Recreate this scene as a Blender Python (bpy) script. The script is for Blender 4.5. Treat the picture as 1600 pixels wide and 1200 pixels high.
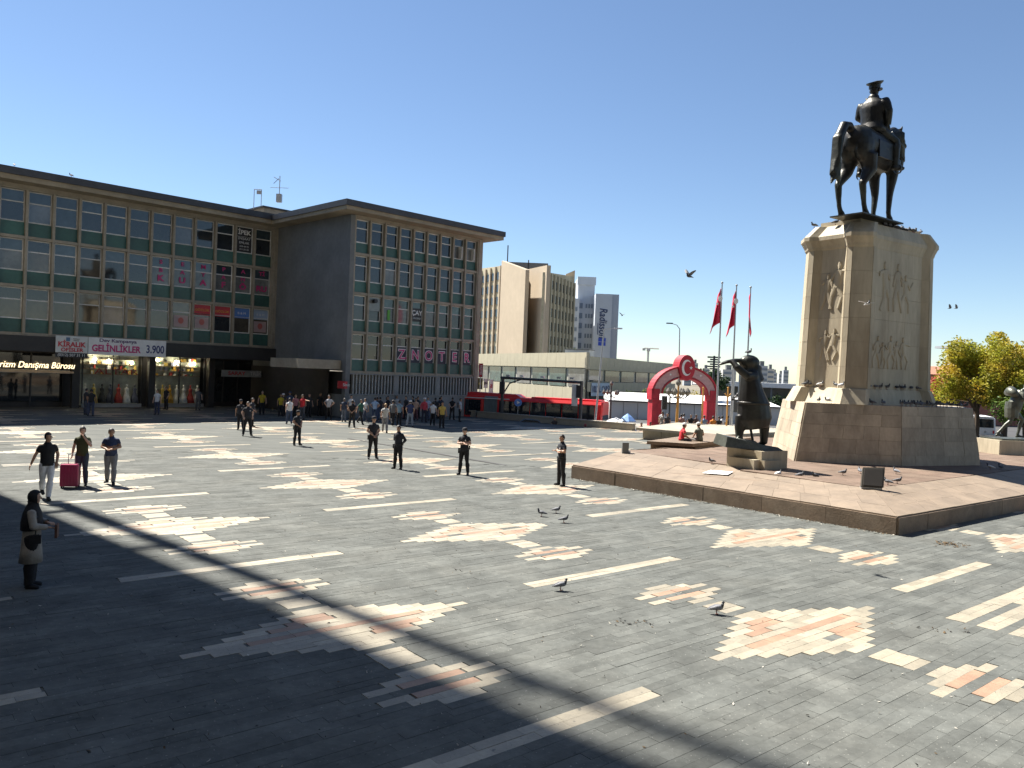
import bpy, bmesh, math, random
import numpy as np
from mathutils import Vector, Matrix
R = math.radians
for o in list(bpy.data.objects): bpy.data.objects.remove(o)
scene = bpy.context.scene
COL = scene.collection
rng = random.Random(7)

# ------------------------------------------------------------------ camera, sky, sun, exposure
CAM_H, ROLL, PITCH, FPX = 4.0, R(2.3), -math.atan(20 / 1250.), 1250.
fwd = Vector((0, math.cos(PITCH), math.sin(PITCH)))
rgt, upv = Vector((1, 0, 0)), Vector((0, -math.sin(PITCH), math.cos(PITCH)))
cr = rgt * math.cos(ROLL) + upv * math.sin(ROLL)
cu = -rgt * math.sin(ROLL) + upv * math.cos(ROLL)
cam = bpy.data.objects.new('camera', bpy.data.cameras.new('camera'))
COL.objects.link(cam)
m3 = Matrix((cr, cu, -fwd)).transposed()
cam.matrix_world = Matrix.Translation((0, 0, CAM_H)) @ m3.to_4x4()
cam.data.sensor_width = 36
cam.data.lens = 36 * FPX / 1600
cam.data.clip_end = 6000
cam.data.clip_start = .1
scene.camera = cam

SUN_EL, SHADOW_AZ = R(54), R(131.5)           # shadows fall towards this compass angle (from +Y to +X)
to_sun = Vector((-math.sin(SHADOW_AZ) * math.cos(SUN_EL), -math.cos(SHADOW_AZ) * math.cos(SUN_EL), math.sin(SUN_EL)))
world = bpy.data.worlds.new('World'); scene.world = world; world.use_nodes = True
nt = world.node_tree
sky = nt.nodes.new('ShaderNodeTexSky'); sky.sky_type = 'NISHITA'; sky.sun_disc = False
sky.sun_elevation = SUN_EL; sky.sun_rotation = math.atan2(to_sun.x, to_sun.y)
sky.altitude = 850; sky.air_density = 1.0; sky.dust_density = .1; sky.ozone_density = 3.0
nt.links.new(sky.outputs[0], nt.nodes['Background'].inputs[0])
nt.nodes['Background'].inputs[1].default_value = .052
sun = bpy.data.objects.new('sun', bpy.data.lights.new('sun', 'SUN')); COL.objects.link(sun)
sun.data.energy = 5.0; sun.data.angle = R(.75); sun.data.color = (1, .945, .85)
sun.rotation_euler = to_sun.to_track_quat('Z', 'Y').to_euler(); sun.location = (-30, 20, 60)
scene.view_settings.view_transform = 'Standard'; scene.view_settings.look = 'None'
scene.view_settings.exposure = 1.5; scene.view_settings.gamma = 1; scene.view_settings.use_curve_mapping = False

# ------------------------------------------------------------------ helpers
def ray(x, y):                                # photograph pixel (1600x1200) -> direction with unit forward depth
    u, v = x - 800, 600 - y
    a = u * math.cos(ROLL) - v * math.sin(ROLL); b = u * math.sin(ROLL) + v * math.cos(ROLL)
    d = rgt * (a / FPX) + upv * (b / FPX) + fwd
    return d
def gnd(x, y, z=0.):
    d = ray(x, y); return Vector((0, 0, CAM_H)) + d * ((z - CAM_H) / d.z)
def at(x, y, Y):
    d = ray(x, y); return Vector((0, 0, CAM_H)) + d * (Y / d.y)

MATS = {}
def nodes(m): return m.node_tree.nodes, m.node_tree.links
def mat(name, col, rough=.7, var=.15, scale=3., bump=0., bscale=30., metal=0., spec=.5, stain=None, stain_amt=.5, coord='Object', rnd=0., rnd_attr=False, emit=0., stretch=None, speck=None):
    """principled material: base colour broken up by two noises, optional per-object random tone, stains and fine relief"""
    if name in MATS: return MATS[name]
    m = bpy.data.materials.new(name); m.use_nodes = True; N, L = nodes(m); b = N['Principled BSDF']
    b.inputs['Roughness'].default_value = rough; b.inputs['Metallic'].default_value = metal
    b.inputs['Specular IOR Level'].default_value = spec
    tc = N.new('ShaderNodeTexCoord'); src = tc.outputs['Object'] 
    if coord == 'World':
        g = N.new('ShaderNodeNewGeometry'); src = g.outputs['Position']
    if stretch:
        mp = N.new('ShaderNodeMapping'); mp.inputs['Scale'].default_value = stretch[:3]
        if len(stretch) > 3: mp.inputs['Rotation'].default_value = (0, 0, stretch[3])
        L.new(src, mp.inputs[0]); src = mp.outputs[0]
    cur = None
    def noise(s, det=4, ro=.6):
        n = N.new('ShaderNodeTexNoise'); n.inputs['Scale'].default_value = s; n.inputs['Detail'].default_value = det
        n.inputs['Roughness'].default_value = ro; L.new(src, n.inputs['Vector']); return n
    def mul(colsock, valsock, lo, hi, fmin=.3, fmax=.7):
        mr = N.new('ShaderNodeMapRange'); mr.inputs[1].default_value = fmin; mr.inputs[2].default_value = fmax
        mr.inputs[3].default_value = lo; mr.inputs[4].default_value = hi; L.new(valsock, mr.inputs[0])
        mx = N.new('ShaderNodeVectorMath'); mx.operation = 'SCALE'; L.new(colsock, mx.inputs[0]); L.new(mr.outputs[0], mx.inputs['Scale']); return mx.outputs[0]
    rgb = N.new('ShaderNodeRGB'); rgb.outputs[0].default_value = (*col, 1); cur = rgb.outputs[0]
    if stain:
        n = noise(scale * .45, 6, .65); cr_ = N.new('ShaderNodeMapRange'); cr_.inputs[1].default_value = .45; cr_.inputs[2].default_value = .7
        cr_.inputs[4].default_value = stain_amt; L.new(n.outputs[0], cr_.inputs[0])
        mx = N.new('ShaderNodeMix'); mx.data_type = 'RGBA'; L.new(cr_.outputs[0], mx.inputs[0]); L.new(cur, mx.inputs[6]); mx.inputs[7].default_value = (*stain, 1); cur = mx.outputs[2]
    if var:
        cur = mul(cur, noise(scale).outputs[0], 1 - var, 1 + var); cur = mul(cur, noise(scale * 6.3, 3).outputs[0], 1 - var * .5, 1 + var * .5)
    if speck:                                  # droppings, gum and scuffs: small irregular marks with a shape of their own
        for sc_, th, cc, am in ((26, .70, speck, .8), (9, .71, (.04, .04, .037), .55)):
            n = noise(sc_, 2, .5); q = N.new('ShaderNodeMapRange'); q.inputs[1].default_value = th - .015; q.inputs[2].default_value = th + .015; q.inputs[4].default_value = am; L.new(n.outputs[0], q.inputs[0])
            mx = N.new('ShaderNodeMix'); mx.data_type = 'RGBA'; L.new(q.outputs[0], mx.inputs[0]); L.new(cur, mx.inputs[6]); mx.inputs[7].default_value = (*cc, 1); cur = mx.outputs[2]
    if rnd:
        if rnd_attr:
            at_ = N.new('ShaderNodeAttribute'); at_.attribute_name = 'rnd'; s = at_.outputs['Fac']
        else:
            oi = N.new('ShaderNodeObjectInfo'); s = oi.outputs['Random']
        cur = mul(cur, s, 1 - rnd, 1 + rnd, 0, 1)
    L.new(cur, b.inputs['Base Color'])
    if bump:
        bp = N.new('ShaderNodeBump'); bp.inputs['Strength'].default_value = min(1, bump); bp.inputs['Distance'].default_value = .02
        L.new(noise(bscale, 4).outputs[0], bp.inputs['Height']); L.new(bp.outputs[0], b.inputs['Normal'])
    if emit:
        L.new(cur, b.inputs['Emission Color']); b.inputs['Emission Strength'].default_value = emit
    m.diffuse_color = (*col, 1); MATS[name] = m; return m
def plain(name, col, rough=.6, **k):
    return mat(name, col, rough, var=k.pop('var', .08), **k)

class MB:
    """collects vertices and faces (optionally with material indices) and links them as ONE mesh object"""
    def __init__(s): s.v, s.f, s.m, s.cur = [], [], [], 0
    def add(s, vs, fs):
        o = len(s.v); s.v += [tuple(p) for p in vs]; s.f += [tuple(i + o for i in f) for f in fs]; s.m += [s.cur] * len(fs); return s
    def hexa(s, p):                            # p: bottom 4 (ccw from above), top 4
        return s.add(p, [(3, 2, 1, 0), (4, 5, 6, 7), (0, 1, 5, 4), (1, 2, 6, 5), (2, 3, 7, 6), (3, 0, 4, 7)])
    def box(s, x0, x1, y0, y1, z0, z1):
        return s.hexa([(x0, y0, z0), (x1, y0, z0), (x1, y1, z0), (x0, y1, z0), (x0, y0, z1), (x1, y0, z1), (x1, y1, z1), (x0, y1, z1)])
    def loft(s, rings, cap=True, close=False):
        n = len(rings[0]); o = []
        for r in rings: o += list(r)
        fs = []
        K = len(rings)
        for k in range(K - 1 + (1 if close else 0)):
            a, b = k * n, ((k + 1) % K) * n
            for i in range(n): fs.append((a + i, a + (i + 1) % n, b + (i + 1) % n, b + i))
        if cap and not close: fs += [tuple(range(n - 1, -1, -1)), tuple(range((K - 1) * n, K * n))]
        return s.add(o, fs)
    def prism(s, poly, z0, z1): return s.loft([[(x, y, z0) for x, y in poly], [(x, y, z1) for x, y in poly]])
    def tube(s, pts, rad, n=8, cap=True, flat=None, side=None):
        """tapered tube through pts; rad a number or a list; flat = second radii (elliptical section across 'side')"""
        pts = [Vector(p) for p in pts]; K = len(pts)
        rad = [rad] * K if not hasattr(rad, '__len__') else rad
        fl = rad if flat is None else ([flat] * K if not hasattr(flat, '__len__') else flat)
        rings = []; ref = Vector(side) if side else None
        for k in range(K):
            t = (pts[min(k + 1, K - 1)] - pts[max(k - 1, 0)]); t = t.normalized() if t.length > 1e-9 else Vector((0, 0, 1))
            if ref is None: ref = Vector((1, 0, 0)) if abs(t.x) < .9 else Vector((0, 1, 0))
            a = ref - t * ref.dot(t)
            if a.length < 1e-6: a = t.orthogonal()
            a.normalize(); b = t.cross(a)
            if side is None: ref = a
            rings.append([pts[k] + a * (math.cos(2 * math.pi * i / n) * rad[k]) + b * (math.sin(2 * math.pi * i / n) * fl[k]) for i in range(n)])
        return s.loft(rings, cap)
    def ball(s, c, r, n=10, m=6):
        c = Vector(c); r = Vector(r) if hasattr(r, '__len__') else Vector((r, r, r)); rings = []
        for j in range(m + 1):
            t = math.pi * (j / m) * .96 + math.pi * .02
            rings.append([c + Vector((math.cos(2 * math.pi * i / n) * math.sin(t) * r.x, math.sin(2 * math.pi * i / n) * math.sin(t) * r.y, -math.cos(t) * r.z)) for i in range(n)])
        return s.loft(rings)
    def lathe(s, prof, n=16, c=(0, 0, 0)):
        return s.loft([[(c[0] + math.cos(2 * math.pi * i / n) * r, c[1] + math.sin(2 * math.pi * i / n) * r, c[2] + z) for i in range(n)] for r, z in prof])
    def mesh(s, name, mats=(), smooth=False):
        me = bpy.data.meshes.new(name); me.from_pydata(s.v, [], s.f)
        for m in (mats if isinstance(mats, (list, tuple)) else [mats]):
            if m: me.materials.append(m)
        if len(set(s.m)) > 1: me.polygons.foreach_set('material_index', s.m)
        if smooth: me.polygons.foreach_set('use_smooth', [True] * len(me.polygons))
        me.update(); return me
    def build(s, name, mats=(), parent=None, smooth=False, **k):
        return link(name, s.mesh(name, mats, smooth), parent, **k)
def link(name, data, parent=None, loc=None, rz=None, label=None, cat=None, group=None, kind=None):
    o = bpy.data.objects.new(name, data); COL.objects.link(o)
    if parent: o.parent = parent
    if loc is not None: o.location = loc
    if rz is not None: o.rotation_euler = (0, 0, rz)
    return tag(o, label, cat, group, kind)
def tag(o, label=None, cat=None, group=None, kind=None):
    if label: o['label'] = label
    if cat: o['category'] = cat
    if group: o['group'] = group
    if kind: o['kind'] = kind
    return o
def thing(name, label, cat, loc=(0, 0, 0), rz=0., group=None): return link(name, None, None, loc, rz, label, cat, group)
def copy_tree(o, parent=None):
    c = o.copy(); COL.objects.link(c); c.parent = parent
    for ch in o.children: copy_tree(ch, c)
    return c
def box(name, m, parent, x0, x1, y0, y1, z0, z1, **k): return MB().box(x0, x1, y0, y1, z0, z1).build(name, m, parent, **k)
UNIT = MB().box(-.5, .5, -.5, .5, -.5, .5)
UNITM = {}
def slab(name, m, parent, c, size, rz=0.):
    """a piece sharing one unit mesh per material, placed by scale"""
    if m.name not in UNITM: UNITM[m.name] = UNIT.mesh('piece_' + m.name, m)
    o = bpy.data.objects.new(name, UNITM[m.name]); COL.objects.link(o); o.parent = parent
    o.location = c; o.scale = size; o.rotation_euler = (0, 0, rz); return o
_fontcache = {}
def text(body, size, m, parent, loc, rot=(R(90), 0, 0), name='lettering', depth=.01, sx=1., align='CENTER', bold=0., shear=0.):
    cu_ = bpy.data.curves.new('txt', 'FONT'); cu_.body = body; cu_.size = size; cu_.extrude = depth; cu_.align_x = align; cu_.align_y = 'CENTER'
    cu_.resolution_u = 3; cu_.offset = bold; cu_.shear = shear
    t = bpy.data.objects.new('txt', cu_); COL.objects.link(t)
    bpy.context.view_layer.update()
    me = bpy.data.meshes.new_from_object(t.evaluated_get(bpy.context.evaluated_depsgraph_get()))
    bpy.data.objects.remove(t)
    me.materials.clear(); me.materials.append(m)
    o = bpy.data.objects.new(name, me); COL.objects.link(o); o.parent = parent; o.location = loc; o.rotation_euler = rot; o.scale = (sx, 1, 1)
    return o
def stone_face(q, rows, cols, parent, m, t=.03, gap=.008, name='stone', jitter=.25, off=0., r=rng):
    """lays separate blocks over a quad (p00,p10,p11,p01 counter-clockwise seen from outside)"""
    q = [Vector(p) for p in q]; n = (q[1] - q[0]).cross(q[3] - q[0]).normalized()
    W, Hh = (q[1] - q[0]).length, (q[3] - q[0]).length
    P = lambda a, b: (q[0] * (1 - a) + q[1] * a) * (1 - b) + (q[3] * (1 - a) + q[2] * a) * b
    if isinstance(rows, int): rows = [i / rows for i in range(rows + 1)]
    gu, gv = gap / W, gap / Hh
    for k in range(len(rows) - 1):
        c = cols[k % len(cols)] if hasattr(cols, '__len__') else cols
        cut = [0.] + [(i + (r.random() - .5) * jitter * 2 * .5 + (.25 if k % 2 and c > 1 and jitter else 0) * .5) / c for i in range(1, c)] + [1.]
        for i in range(c):
            a0, a1, b0, b1 = cut[i] + gu / 2, cut[i + 1] - gu / 2, rows[k] + gv / 2, rows[k + 1] - gv / 2
            tt = t + (r.random() - .5) * t * .25
            lo, hi = n * (off - .004), n * (off + tt)
            pts = [P(a0, b0), P(a1, b0), P(a1, b1), P(a0, b1)]
            MB().hexa([p + lo for p in pts] + [p + hi for p in pts]).build(name, m, parent)
# ------------------------------------------------------------------ setting: ground, road, plaza paving
asphalt = mat('asphalt', (.055, .055, .057), .85, .25, .4, bump=.3, bscale=20, coord='World')
farground = mat('far_ground', (.16, .14, .10), .9, .3, .02, coord='World')
MB().add([(-3000, -3000, -1.62), (3000, -3000, -1.62), (3000, 4500, -1.62), (-3000, 4500, -1.62)], [(0, 1, 2, 3)]).build('ground', farground, kind='structure')
MB().add([(-200, 30, -1.2), (200, 20, -1.2), (220, 150, -1.2), (-200, 160, -1.2)], [(0, 1, 2, 3)]).build('road', asphalt, kind='structure')
MB().prism([(11.2, 57.5), (22, 51), (34, 47.5), (40, 60), (30, 74), (11.2, 76)], -1.5, -.45).build('pavement', mat('pavement_slabs', (.22, .21, .19), .85, .15, .6, bump=.2, coord='World'), kind='structure')
PA = R(40.0); pu, pv = Vector((math.cos(PA), math.sin(PA), 0)), Vector((-math.sin(PA), math.cos(PA), 0))
SL = (.100, .105, .099)
slate_far = mat('slate_paving', SL, .8, .25, .35, bump=.25, bscale=9, coord='World', spec=.1, stain=(.135, .137, .125), stain_amt=.6, stretch=(1, 5, 1, -PA))
plaza_poly = [(-120, -60), (90, -60), (90, 30), (34, 48), (20, 52.5), (8.2, 58.9), (-2.4, 68.2), (-8, 73), (-30, 95), (-120, 95)]
plaza = MB().prism(plaza_poly, -1.7, -.012).build('plaza', slate_far, kind='structure')
PW = .165
def lattice(i, j):
    """centre (u, v) of the medallions (kind 0) and bars (kind 1) of the woven-carpet paving"""
    u = 12.0 + 6.2 * i + .25 * j * .5; v = 6.7 + .25 * i + 4.37 * j
    return u, v, (0 if (i + j) % 2 == 0 else 1)
spans = {}                                     # row -> list of (u0, u1, kind) ; kinds: 1 cream, 2 pink
def span(v, u0, u1, k): spans.setdefault(round(v / PW), []).append((u0, u1, k))
for i in range(-9, 7):
    for j in range(-8, 16):
        u, v, k = lattice(i, j)
        if k == 1:
            for d in (-.5, .5): span(v + d * PW, u - 2.2, u + 2.2, 1)
            continue
        for r_ in range(-6, 7):
            h = .33 + (6 - abs(r_)) * .34
            if r_ == 0: seg = [(-h, -h * .62, 1), (-h * .62, h * .62, 2), (h * .62, h, 1)]
            elif r_ in (3, 4): seg = [(-h, -h * .5, 1), (-h * .5, h * .1, 2), (h * .1, h, 1)]
            elif r_ in (-3, -2): seg = [(-h, h * .2, 1), (h * .2, h * .72, 2), (h * .72, h, 1)]
            elif r_ == 2: seg = [(-h, -h * .6, 1), (-h * .6, -h * .25, 2), (-h * .25, h, 1)]
            else: seg = [(-h, h, 1)]
            for a, b, c in seg: span(v + r_ * PW, u + a, u + b, c)
        for s in (-1, 1):
            for r_ in range(-2, 2): span(v + s * 1.55 + (r_ + .5) * PW * .95, u - .31, u + .31, 1)
            for r_, h in ((-3, .33), (-2, .67), (-1, 1.), (1, 1.), (2, .67), (3, .33)):
                if abs(r_) == 1:
                    for a, b, c in ((-1., -.5, 1), (-.5, .5, 2), (.5, 1., 1)): span(v + s * 2.55 + r_ * PW, u + a, u + b, c)
                else: span(v + s * 2.55 + r_ * PW, u - h, u + h, 1)
for v in (5.57, 5.07, 4.57):                   # the parallel bars near the plinth
    for d in (-.5, .5): span(v + d * PW, 14.83, 19.0, 1)
for v, u0 in ((9.2, 18.0), (9.2 - 2 * PW, 18.1)): span(v, u0, u0 + 1.0, 1)
# drop overlapping spans within a row
for k in spans:
    s = sorted(spans[k]); o = []
    for a in s:
        if not o or a[0] >= o[-1][1] - 1e-4: o.append(a)
        elif a[1] > o[-1][1] + .05: o.append((o[-1][1], a[1], a[2]))
    spans[k] = o
plinth_out = [(10.5, 21.45), (29, 36.3), (30, 47), (13, 48), (6.3, 36.8), (2.4, 30.6)]
def inside(poly, x, y):
    c = False; n = len(poly)
    for i in range(n):
        (x0, y0), (x1, y1) = poly[i], poly[i - 1]
        if (y0 > y) != (y1 > y) and x < (x1 - x0) * (y - y0) / (y1 - y0) + x0: c = not c
    return c
stones = []                                    # (distance, row, u0, u1, kind)
r2 = random.Random(3)
def visible(x, y, ymax): return 5.2 < y < ymax and -.70 * y - 1.2 < x < .70 * y + 1.2 and not inside(plinth_out, x, y)
for row in range(-80, 480):
    v = row * PW; sp = spans.get(row, []); u = -40.
    segs = []
    for a, b, k in sp:
        x = a
        while x < b - .02:
            L_ = min(b - x, r2.uniform(.42, .75))
            if b - x - L_ < .18: L_ = b - x
            segs.append((x + (r2.uniform(0, .03) if x == a else 0), x + L_ - (r2.uniform(0, .03) if x + L_ > b - 1e-4 else 0), 0 if r2.random() < .012 else k)); x += L_
    free = []; last = -40.
    for a, b, k in sp:
        if a > last: free.append((last, a))
        last = max(last, b)
    free.append((last, 70.))
    dark = []
    for a, b in free:
        x = a
        while x < b - .01:
            L_ = r2.uniform(.55, 1.25)
            if b - x - L_ < .3: L_ = b - x
            L_ = min(L_, b - x)
            dark.append((x, x + L_, 0)); x += L_
    for a, b, k in segs + dark:
        c = pu * ((a + b) / 2) + pv * v
        if visible(c.x, c.y, 34 if k == 0 else 68): stones.append((c.length, row, a, b, k))
stones.sort()
st_dark = [mat('slate_stone', SL, .8, .22, 1.3, bump=.35, bscale=14, coord='World', spec=.1, speck=(.26, .26, .24), rnd=.13, stain=(.135, .137, .125), stain_amt=.6),
           mat('slate_stone_field', SL, .8, .22, 1.3, bump=.35, bscale=14, coord='World', spec=.1, speck=(.26, .26, .24), rnd=.13, rnd_attr=True, stain=(.135, .137, .125), stain_amt=.6)]
st_cream = [mat('cream_stone', (.295, .262, .198), .6, .14, 2.5, bump=.3, bscale=25, coord='World', rnd=.19, speck=(.10, .095, .08), stain=(.22, .20, .16), stain_amt=.6),
            mat('cream_stone_field', (.295, .262, .198), .6, .14, 2.5, bump=.3, bscale=25, coord='World', rnd=.19, rnd_attr=True, speck=(.10, .095, .08), stain=(.22, .20, .16), stain_amt=.6)]
st_pink = [mat('pink_stone', (.285, .18, .12), .6, .16, 2.5, bump=.3, bscale=25, coord='World', rnd=.16),
           mat('pink_stone_field', (.285, .18, .12), .6, .16, 2.5, bump=.3, bscale=25, coord='World', rnd=.16, rnd_attr=True)]
SM = [st_dark, st_cream, st_pink]
vs, fs, ms, rn = [], [], [], []
G = .0032
for n, (d, row, a, b, k) in enumerate(stones):
    top = r2.uniform(-.0022, .0022) + (.0005 if k else 0); v = row * PW
    if n < 300:
        slab('paving_stone', SM[k][0], plaza, pu * ((a + b) / 2) + pv * v + Vector((0, 0, top - .02)), (b - a - G, PW - G, .04), PA)
        continue
    tu, tv = r2.uniform(-.0012, .0012), r2.uniform(-.0012, .0012); o = len(vs)
    for (uu, vv, s) in ((a + G / 2, v - PW / 2 + G / 2, -tu - tv), (b - G / 2, v - PW / 2 + G / 2, tu - tv), (b - G / 2, v + PW / 2 - G / 2, tu + tv), (a + G / 2, v + PW / 2 - G / 2, -tu + tv)):
        p = pu * uu + pv * vv; vs.append((p.x, p.y, top + s))
    for i in range(4): vs.append((vs[o + i][0], vs[o + i][1], -.03))
    q = r2.random()
    fs.append((o, o + 1, o + 2, o + 3)); ms.append(k); rn.append(q)
    if d < 24:
        for i in range(4): fs.append((o + i, o + 4 + i, o + 4 + (i + 1) % 4, o + (i + 1) % 4)); ms.append(k); rn.append(q)
me = bpy.data.meshes.new('paving_field'); me.from_pydata(vs, [], fs)
for k in range(3): me.materials.append(SM[k][1])
me.polygons.foreach_set('material_index', ms)
ra = me.attributes.new('rnd', 'FLOAT', 'FACE'); ra.data.foreach_set('value', rn)
link('paving_stones', me, plaza, kind='stuff')
# thin flat dark strip laid across the plaza
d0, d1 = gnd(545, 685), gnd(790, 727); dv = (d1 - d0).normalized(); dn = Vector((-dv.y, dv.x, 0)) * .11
MB().hexa([d0 + dn * -1, d1 + dn * -1, d1 + dn, d0 + dn] + [p + Vector((0, 0, .006)) for p in (d0 - dn, d1 - dn, d1 + dn, d0 + dn)]).build('dark_strip', plain('strip_dark', (.035, .034, .033), .7), kind='structure')

# ------------------------------------------------------------------ monument plinth
brown = mat('brown_stone', (.175, .125, .085), .75, .2, 2.2, bump=.35, bscale=22, coord='World', rnd=.14, stain=(.27, .22, .165), stain_amt=.5)
pinkpave = mat('pink_paving', (.205, .158, .115), .75, .16, 1.5, bump=.25, bscale=20, coord='World', rnd=.08, stain=(.165, .13, .10), stain_amt=.5)
pinkflat = mat('pink_flat_paving', (.155, .11, .084), .8, .18, 1.5, bump=.25, bscale=20, coord='World', rnd=.12, spec=.2, stain=(.19, .15, .115), stain_amt=.5)
plinth_in = [(11.35, 24.85), (26.3, 37.2), (27.4, 45), (14, 46), (7.9, 37.2), (4.94, 34.3)]
plinth = thing('monument_plinth', 'broad brown stone plinth with sloping top under the monument', 'plinth', (10.5, 21.45, 0))
off = Vector((10.5, 21.45, 0))
ZK, ZT = .515, .80
ctr = Vector((16, 36, 0))
def inset(poly, d): return [tuple((Vector((x, y, 0)) + (ctr - Vector((x, y, 0))).normalized() * d).xy) for x, y in poly]
core = inset(plinth_out, .06)
MB().loft([[(x - off.x, y - off.y, -.05) for x, y in core], [(x - off.x, y - off.y, ZK - .03) for x, y in core], [(x - off.x, y - off.y, ZT - .03) for x, y in plinth_in]]).build('core', brown, plinth)
n6 = len(plinth_out)
for i in range(n6):
    j = (i + 1) % n6
    a, b = Vector((*plinth_out[i], 0)) - off, Vector((*plinth_out[j], 0)) - off
    ia, ib = Vector((*plinth_in[i], ZT)) - off, Vector((*plinth_in[j], ZT)) - off
    ca, cb = Vector((*core[i], 0)) - off, Vector((*core[j], 0)) - off
    Ln = (b - a).length; near = i in (0, 5, 4)
    za, zb = Vector((0, 0, -.03)), Vector((0, 0, ZK))
    stone_face([ca + za, cb + za, cb + zb - Vector((0, 0, .045)), ca + zb - Vector((0, 0, .045))], 1, max(1, int(Ln / (1.75 if near else 4))), plinth, brown, t=.05, gap=.012, name='kerb_stone', jitter=.3)
    stone_face([ca + zb - Vector((0, 0, .04)), cb + zb - Vector((0, 0, .04)), ib - Vector((0, 0, .03)), ia - Vector((0, 0, .03))], [0, .33, .66, 1] if near else 1, max(1, int(Ln / (.9 if near else 4))), plinth, pinkpave, t=.035, gap=.008, name='slope_slab', jitter=.05)
tx = [Vector((*p, 0)) - off for p in plinth_in]
# paved flat top: slabs clipped to the inner outline
for iu in range(0, 26):
    for iv in range(0, 22):
        cx = 11.35 + pu.x * (iu * 1.0 + .5) + pv.x * (iv * .8 + .4) - off.x; cy = 24.85 + pu.y * (iu * 1.0 + .5) + pv.y * (iv * .8 + .4) - off.y
        if inside([(t.x, t.y) for t in tx], cx, cy) and not inside([(1.9, 11.9), (5, 11.6), (8.6, 13), (9, 18), (3, 18)], cx, cy):
            slab('paving_slab', pinkflat, plinth, (cx, cy, ZT - .02 + rng.uniform(-.002, .002)), (.992, .792, .05), PA)
# ------------------------------------------------------------------ monument pedestal
lime = mat('travertine', (.44, .385, .28), .7, .16, 1.1, bump=.3, bscale=16, coord='World', rnd=.07, stain=(.27, .215, .14), stain_amt=.8, stretch=(1, 1, .22))
lime2 = mat('travertine_block', (.38, .32, .24), .75, .18, 1.6, bump=.4, bscale=14, coord='World', rnd=.14, stain=(.24, .20, .145), stain_amt=.7, stretch=(1, 1, .45))
ped = thing('monument_pedestal', 'tall tapering beige stone pedestal carrying the bronze rider', 'pedestal', (16, 36, ZT))
o3 = Vector((16, 36, ZT))
lo = [Vector((*p, ZT)) - o3 for p in [(11.6, 32.5), (15.8, 32.2), (20.0, 33.9), (21.2, 37.5), (18.5, 41), (14.5, 41), (12.45, 38)]]
hi = [Vector((p.x * .905 + .05, p.y * .905, 2.40)) for p in lo]
sh = lambda ring, s, z=0: [Vector((p.x * s, p.y * s, p.z + z)) for p in ring]
MB().loft([sh(lo, .99, -.02), sh(hi, .99, -.002)]).build('lower_block_core', lime2, ped)
for i in range(len(lo)):
    j = (i + 1) % len(lo)
    q = [lo[i] * .99, lo[j] * .99, Vector((hi[j].x * .99, hi[j].y * .99, 2.4)), Vector((hi[i].x * .99, hi[i].y * .99, 2.4))]
    for p in q[:2]: p.z = -.01
    stone_face(q, [0, .17, .41, .64, .84, 1], [5, 4, 5, 4, 5] if i in (0, 1, 6) else [3], ped, lime2, t=.05, gap=.007, jitter=.3)
# shaft: rectangle with octagonal corner piers, in its own frame (x along the long side)
SA = R(34); F0 = Vector((14.15, 32.95, 0)); bx, by = Vector((math.cos(SA), math.sin(SA), 0)), Vector((-math.sin(SA), math.cos(SA), 0))
Lx, Ly, e, d1_, d2_ = 5.6, 2.9, .26, .85, .34
plan = [(0, d1_), (-e, d1_ - e), (-e, d2_), (d2_, -e), (d1_ - e, -e), (d1_, 0), (Lx - d1_, 0), (Lx - d1_ + e, -e), (Lx - d2_, -e), (Lx + e, d2_), (Lx + e, d1_ - e), (Lx, d1_),
        (Lx, Ly - d1_), (Lx + e, Ly - d1_ + e), (Lx + e, Ly - d2_), (Lx - d2_, Ly + e), (Lx - d1_ + e, Ly + e), (Lx - d1_, Ly), (d1_, Ly), (d1_ - e, Ly + e), (d2_, Ly + e), (-e, Ly - d2_), (-e, Ly - d1_ + e), (0, Ly - d1_)]
pc = (Lx * .55, Ly * .42)
def ring(s, z, grow=0.):
    r_ = []
    for x, y in plan:
        dx, dy = x - pc[0], y - pc[1]; k = s + grow / max(.5, math.hypot(dx, dy))
        w = F0 + bx * (pc[0] + dx * k) + by * (pc[1] + dy * k); r_.append(Vector((w.x, w.y, z)) - o3)
    return r_
Z0, Z1, Z2, Z3 = 3.2, 3.84, 9.75, 10.75
MB().loft([ring(1.13, Z0), ring(1.03, Z1 - .02), ring(1.02, Z1), ring(1.0, Z1 + .01)]).build('base_course', lime, ped)
core0, core1 = ring(.985, Z1), ring(.93, Z2)
MB().loft([core0, core1]).build('shaft_core', lime, ped)
for i in range(len(plan)):
    j = (i + 1) % len(plan); w = (core0[i] - core0[j]).length
    q = [core0[i], core0[j], core1[j], core1[i]]
    c = Vector((q[0] + q[1]) * .5); 
    nn = 3 if w > 3 else (2 if w > 2.4 else 1)
    stone_face(q, [0, .155, .33, .50, .665, .83, 1], nn, ped, lime, t=.03, gap=.008, jitter=.0 if nn > 1 else 0)
MB().loft([ring(.94, Z2 - .02), ring(.94, Z2 + .05, .05), ring(.945, Z2 + .14, .06), ring(.965, Z2 + .36, .12), ring(.97, Z2 + .40, .15), ring(.97, Z2 + .56, .15), ring(.87, Z3 + .05, .0), ring(.80, Z3 + .06)]).build('cornice', lime, ped)
def rect_ring(x0, x1, y0, y1, z): return [F0 + bx * x + by * y + Vector((0, 0, z)) - o3 for x, y in ((x0, y0), (x1, y0), (x1, y1), (x0, y1))]
MB().loft([rect_ring(.5, 5.1, .45, 2.35, Z3), rect_ring(.5, 5.1, .45, 2.35, Z3 + .26)]).build('top_slab', lime, ped)
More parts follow.
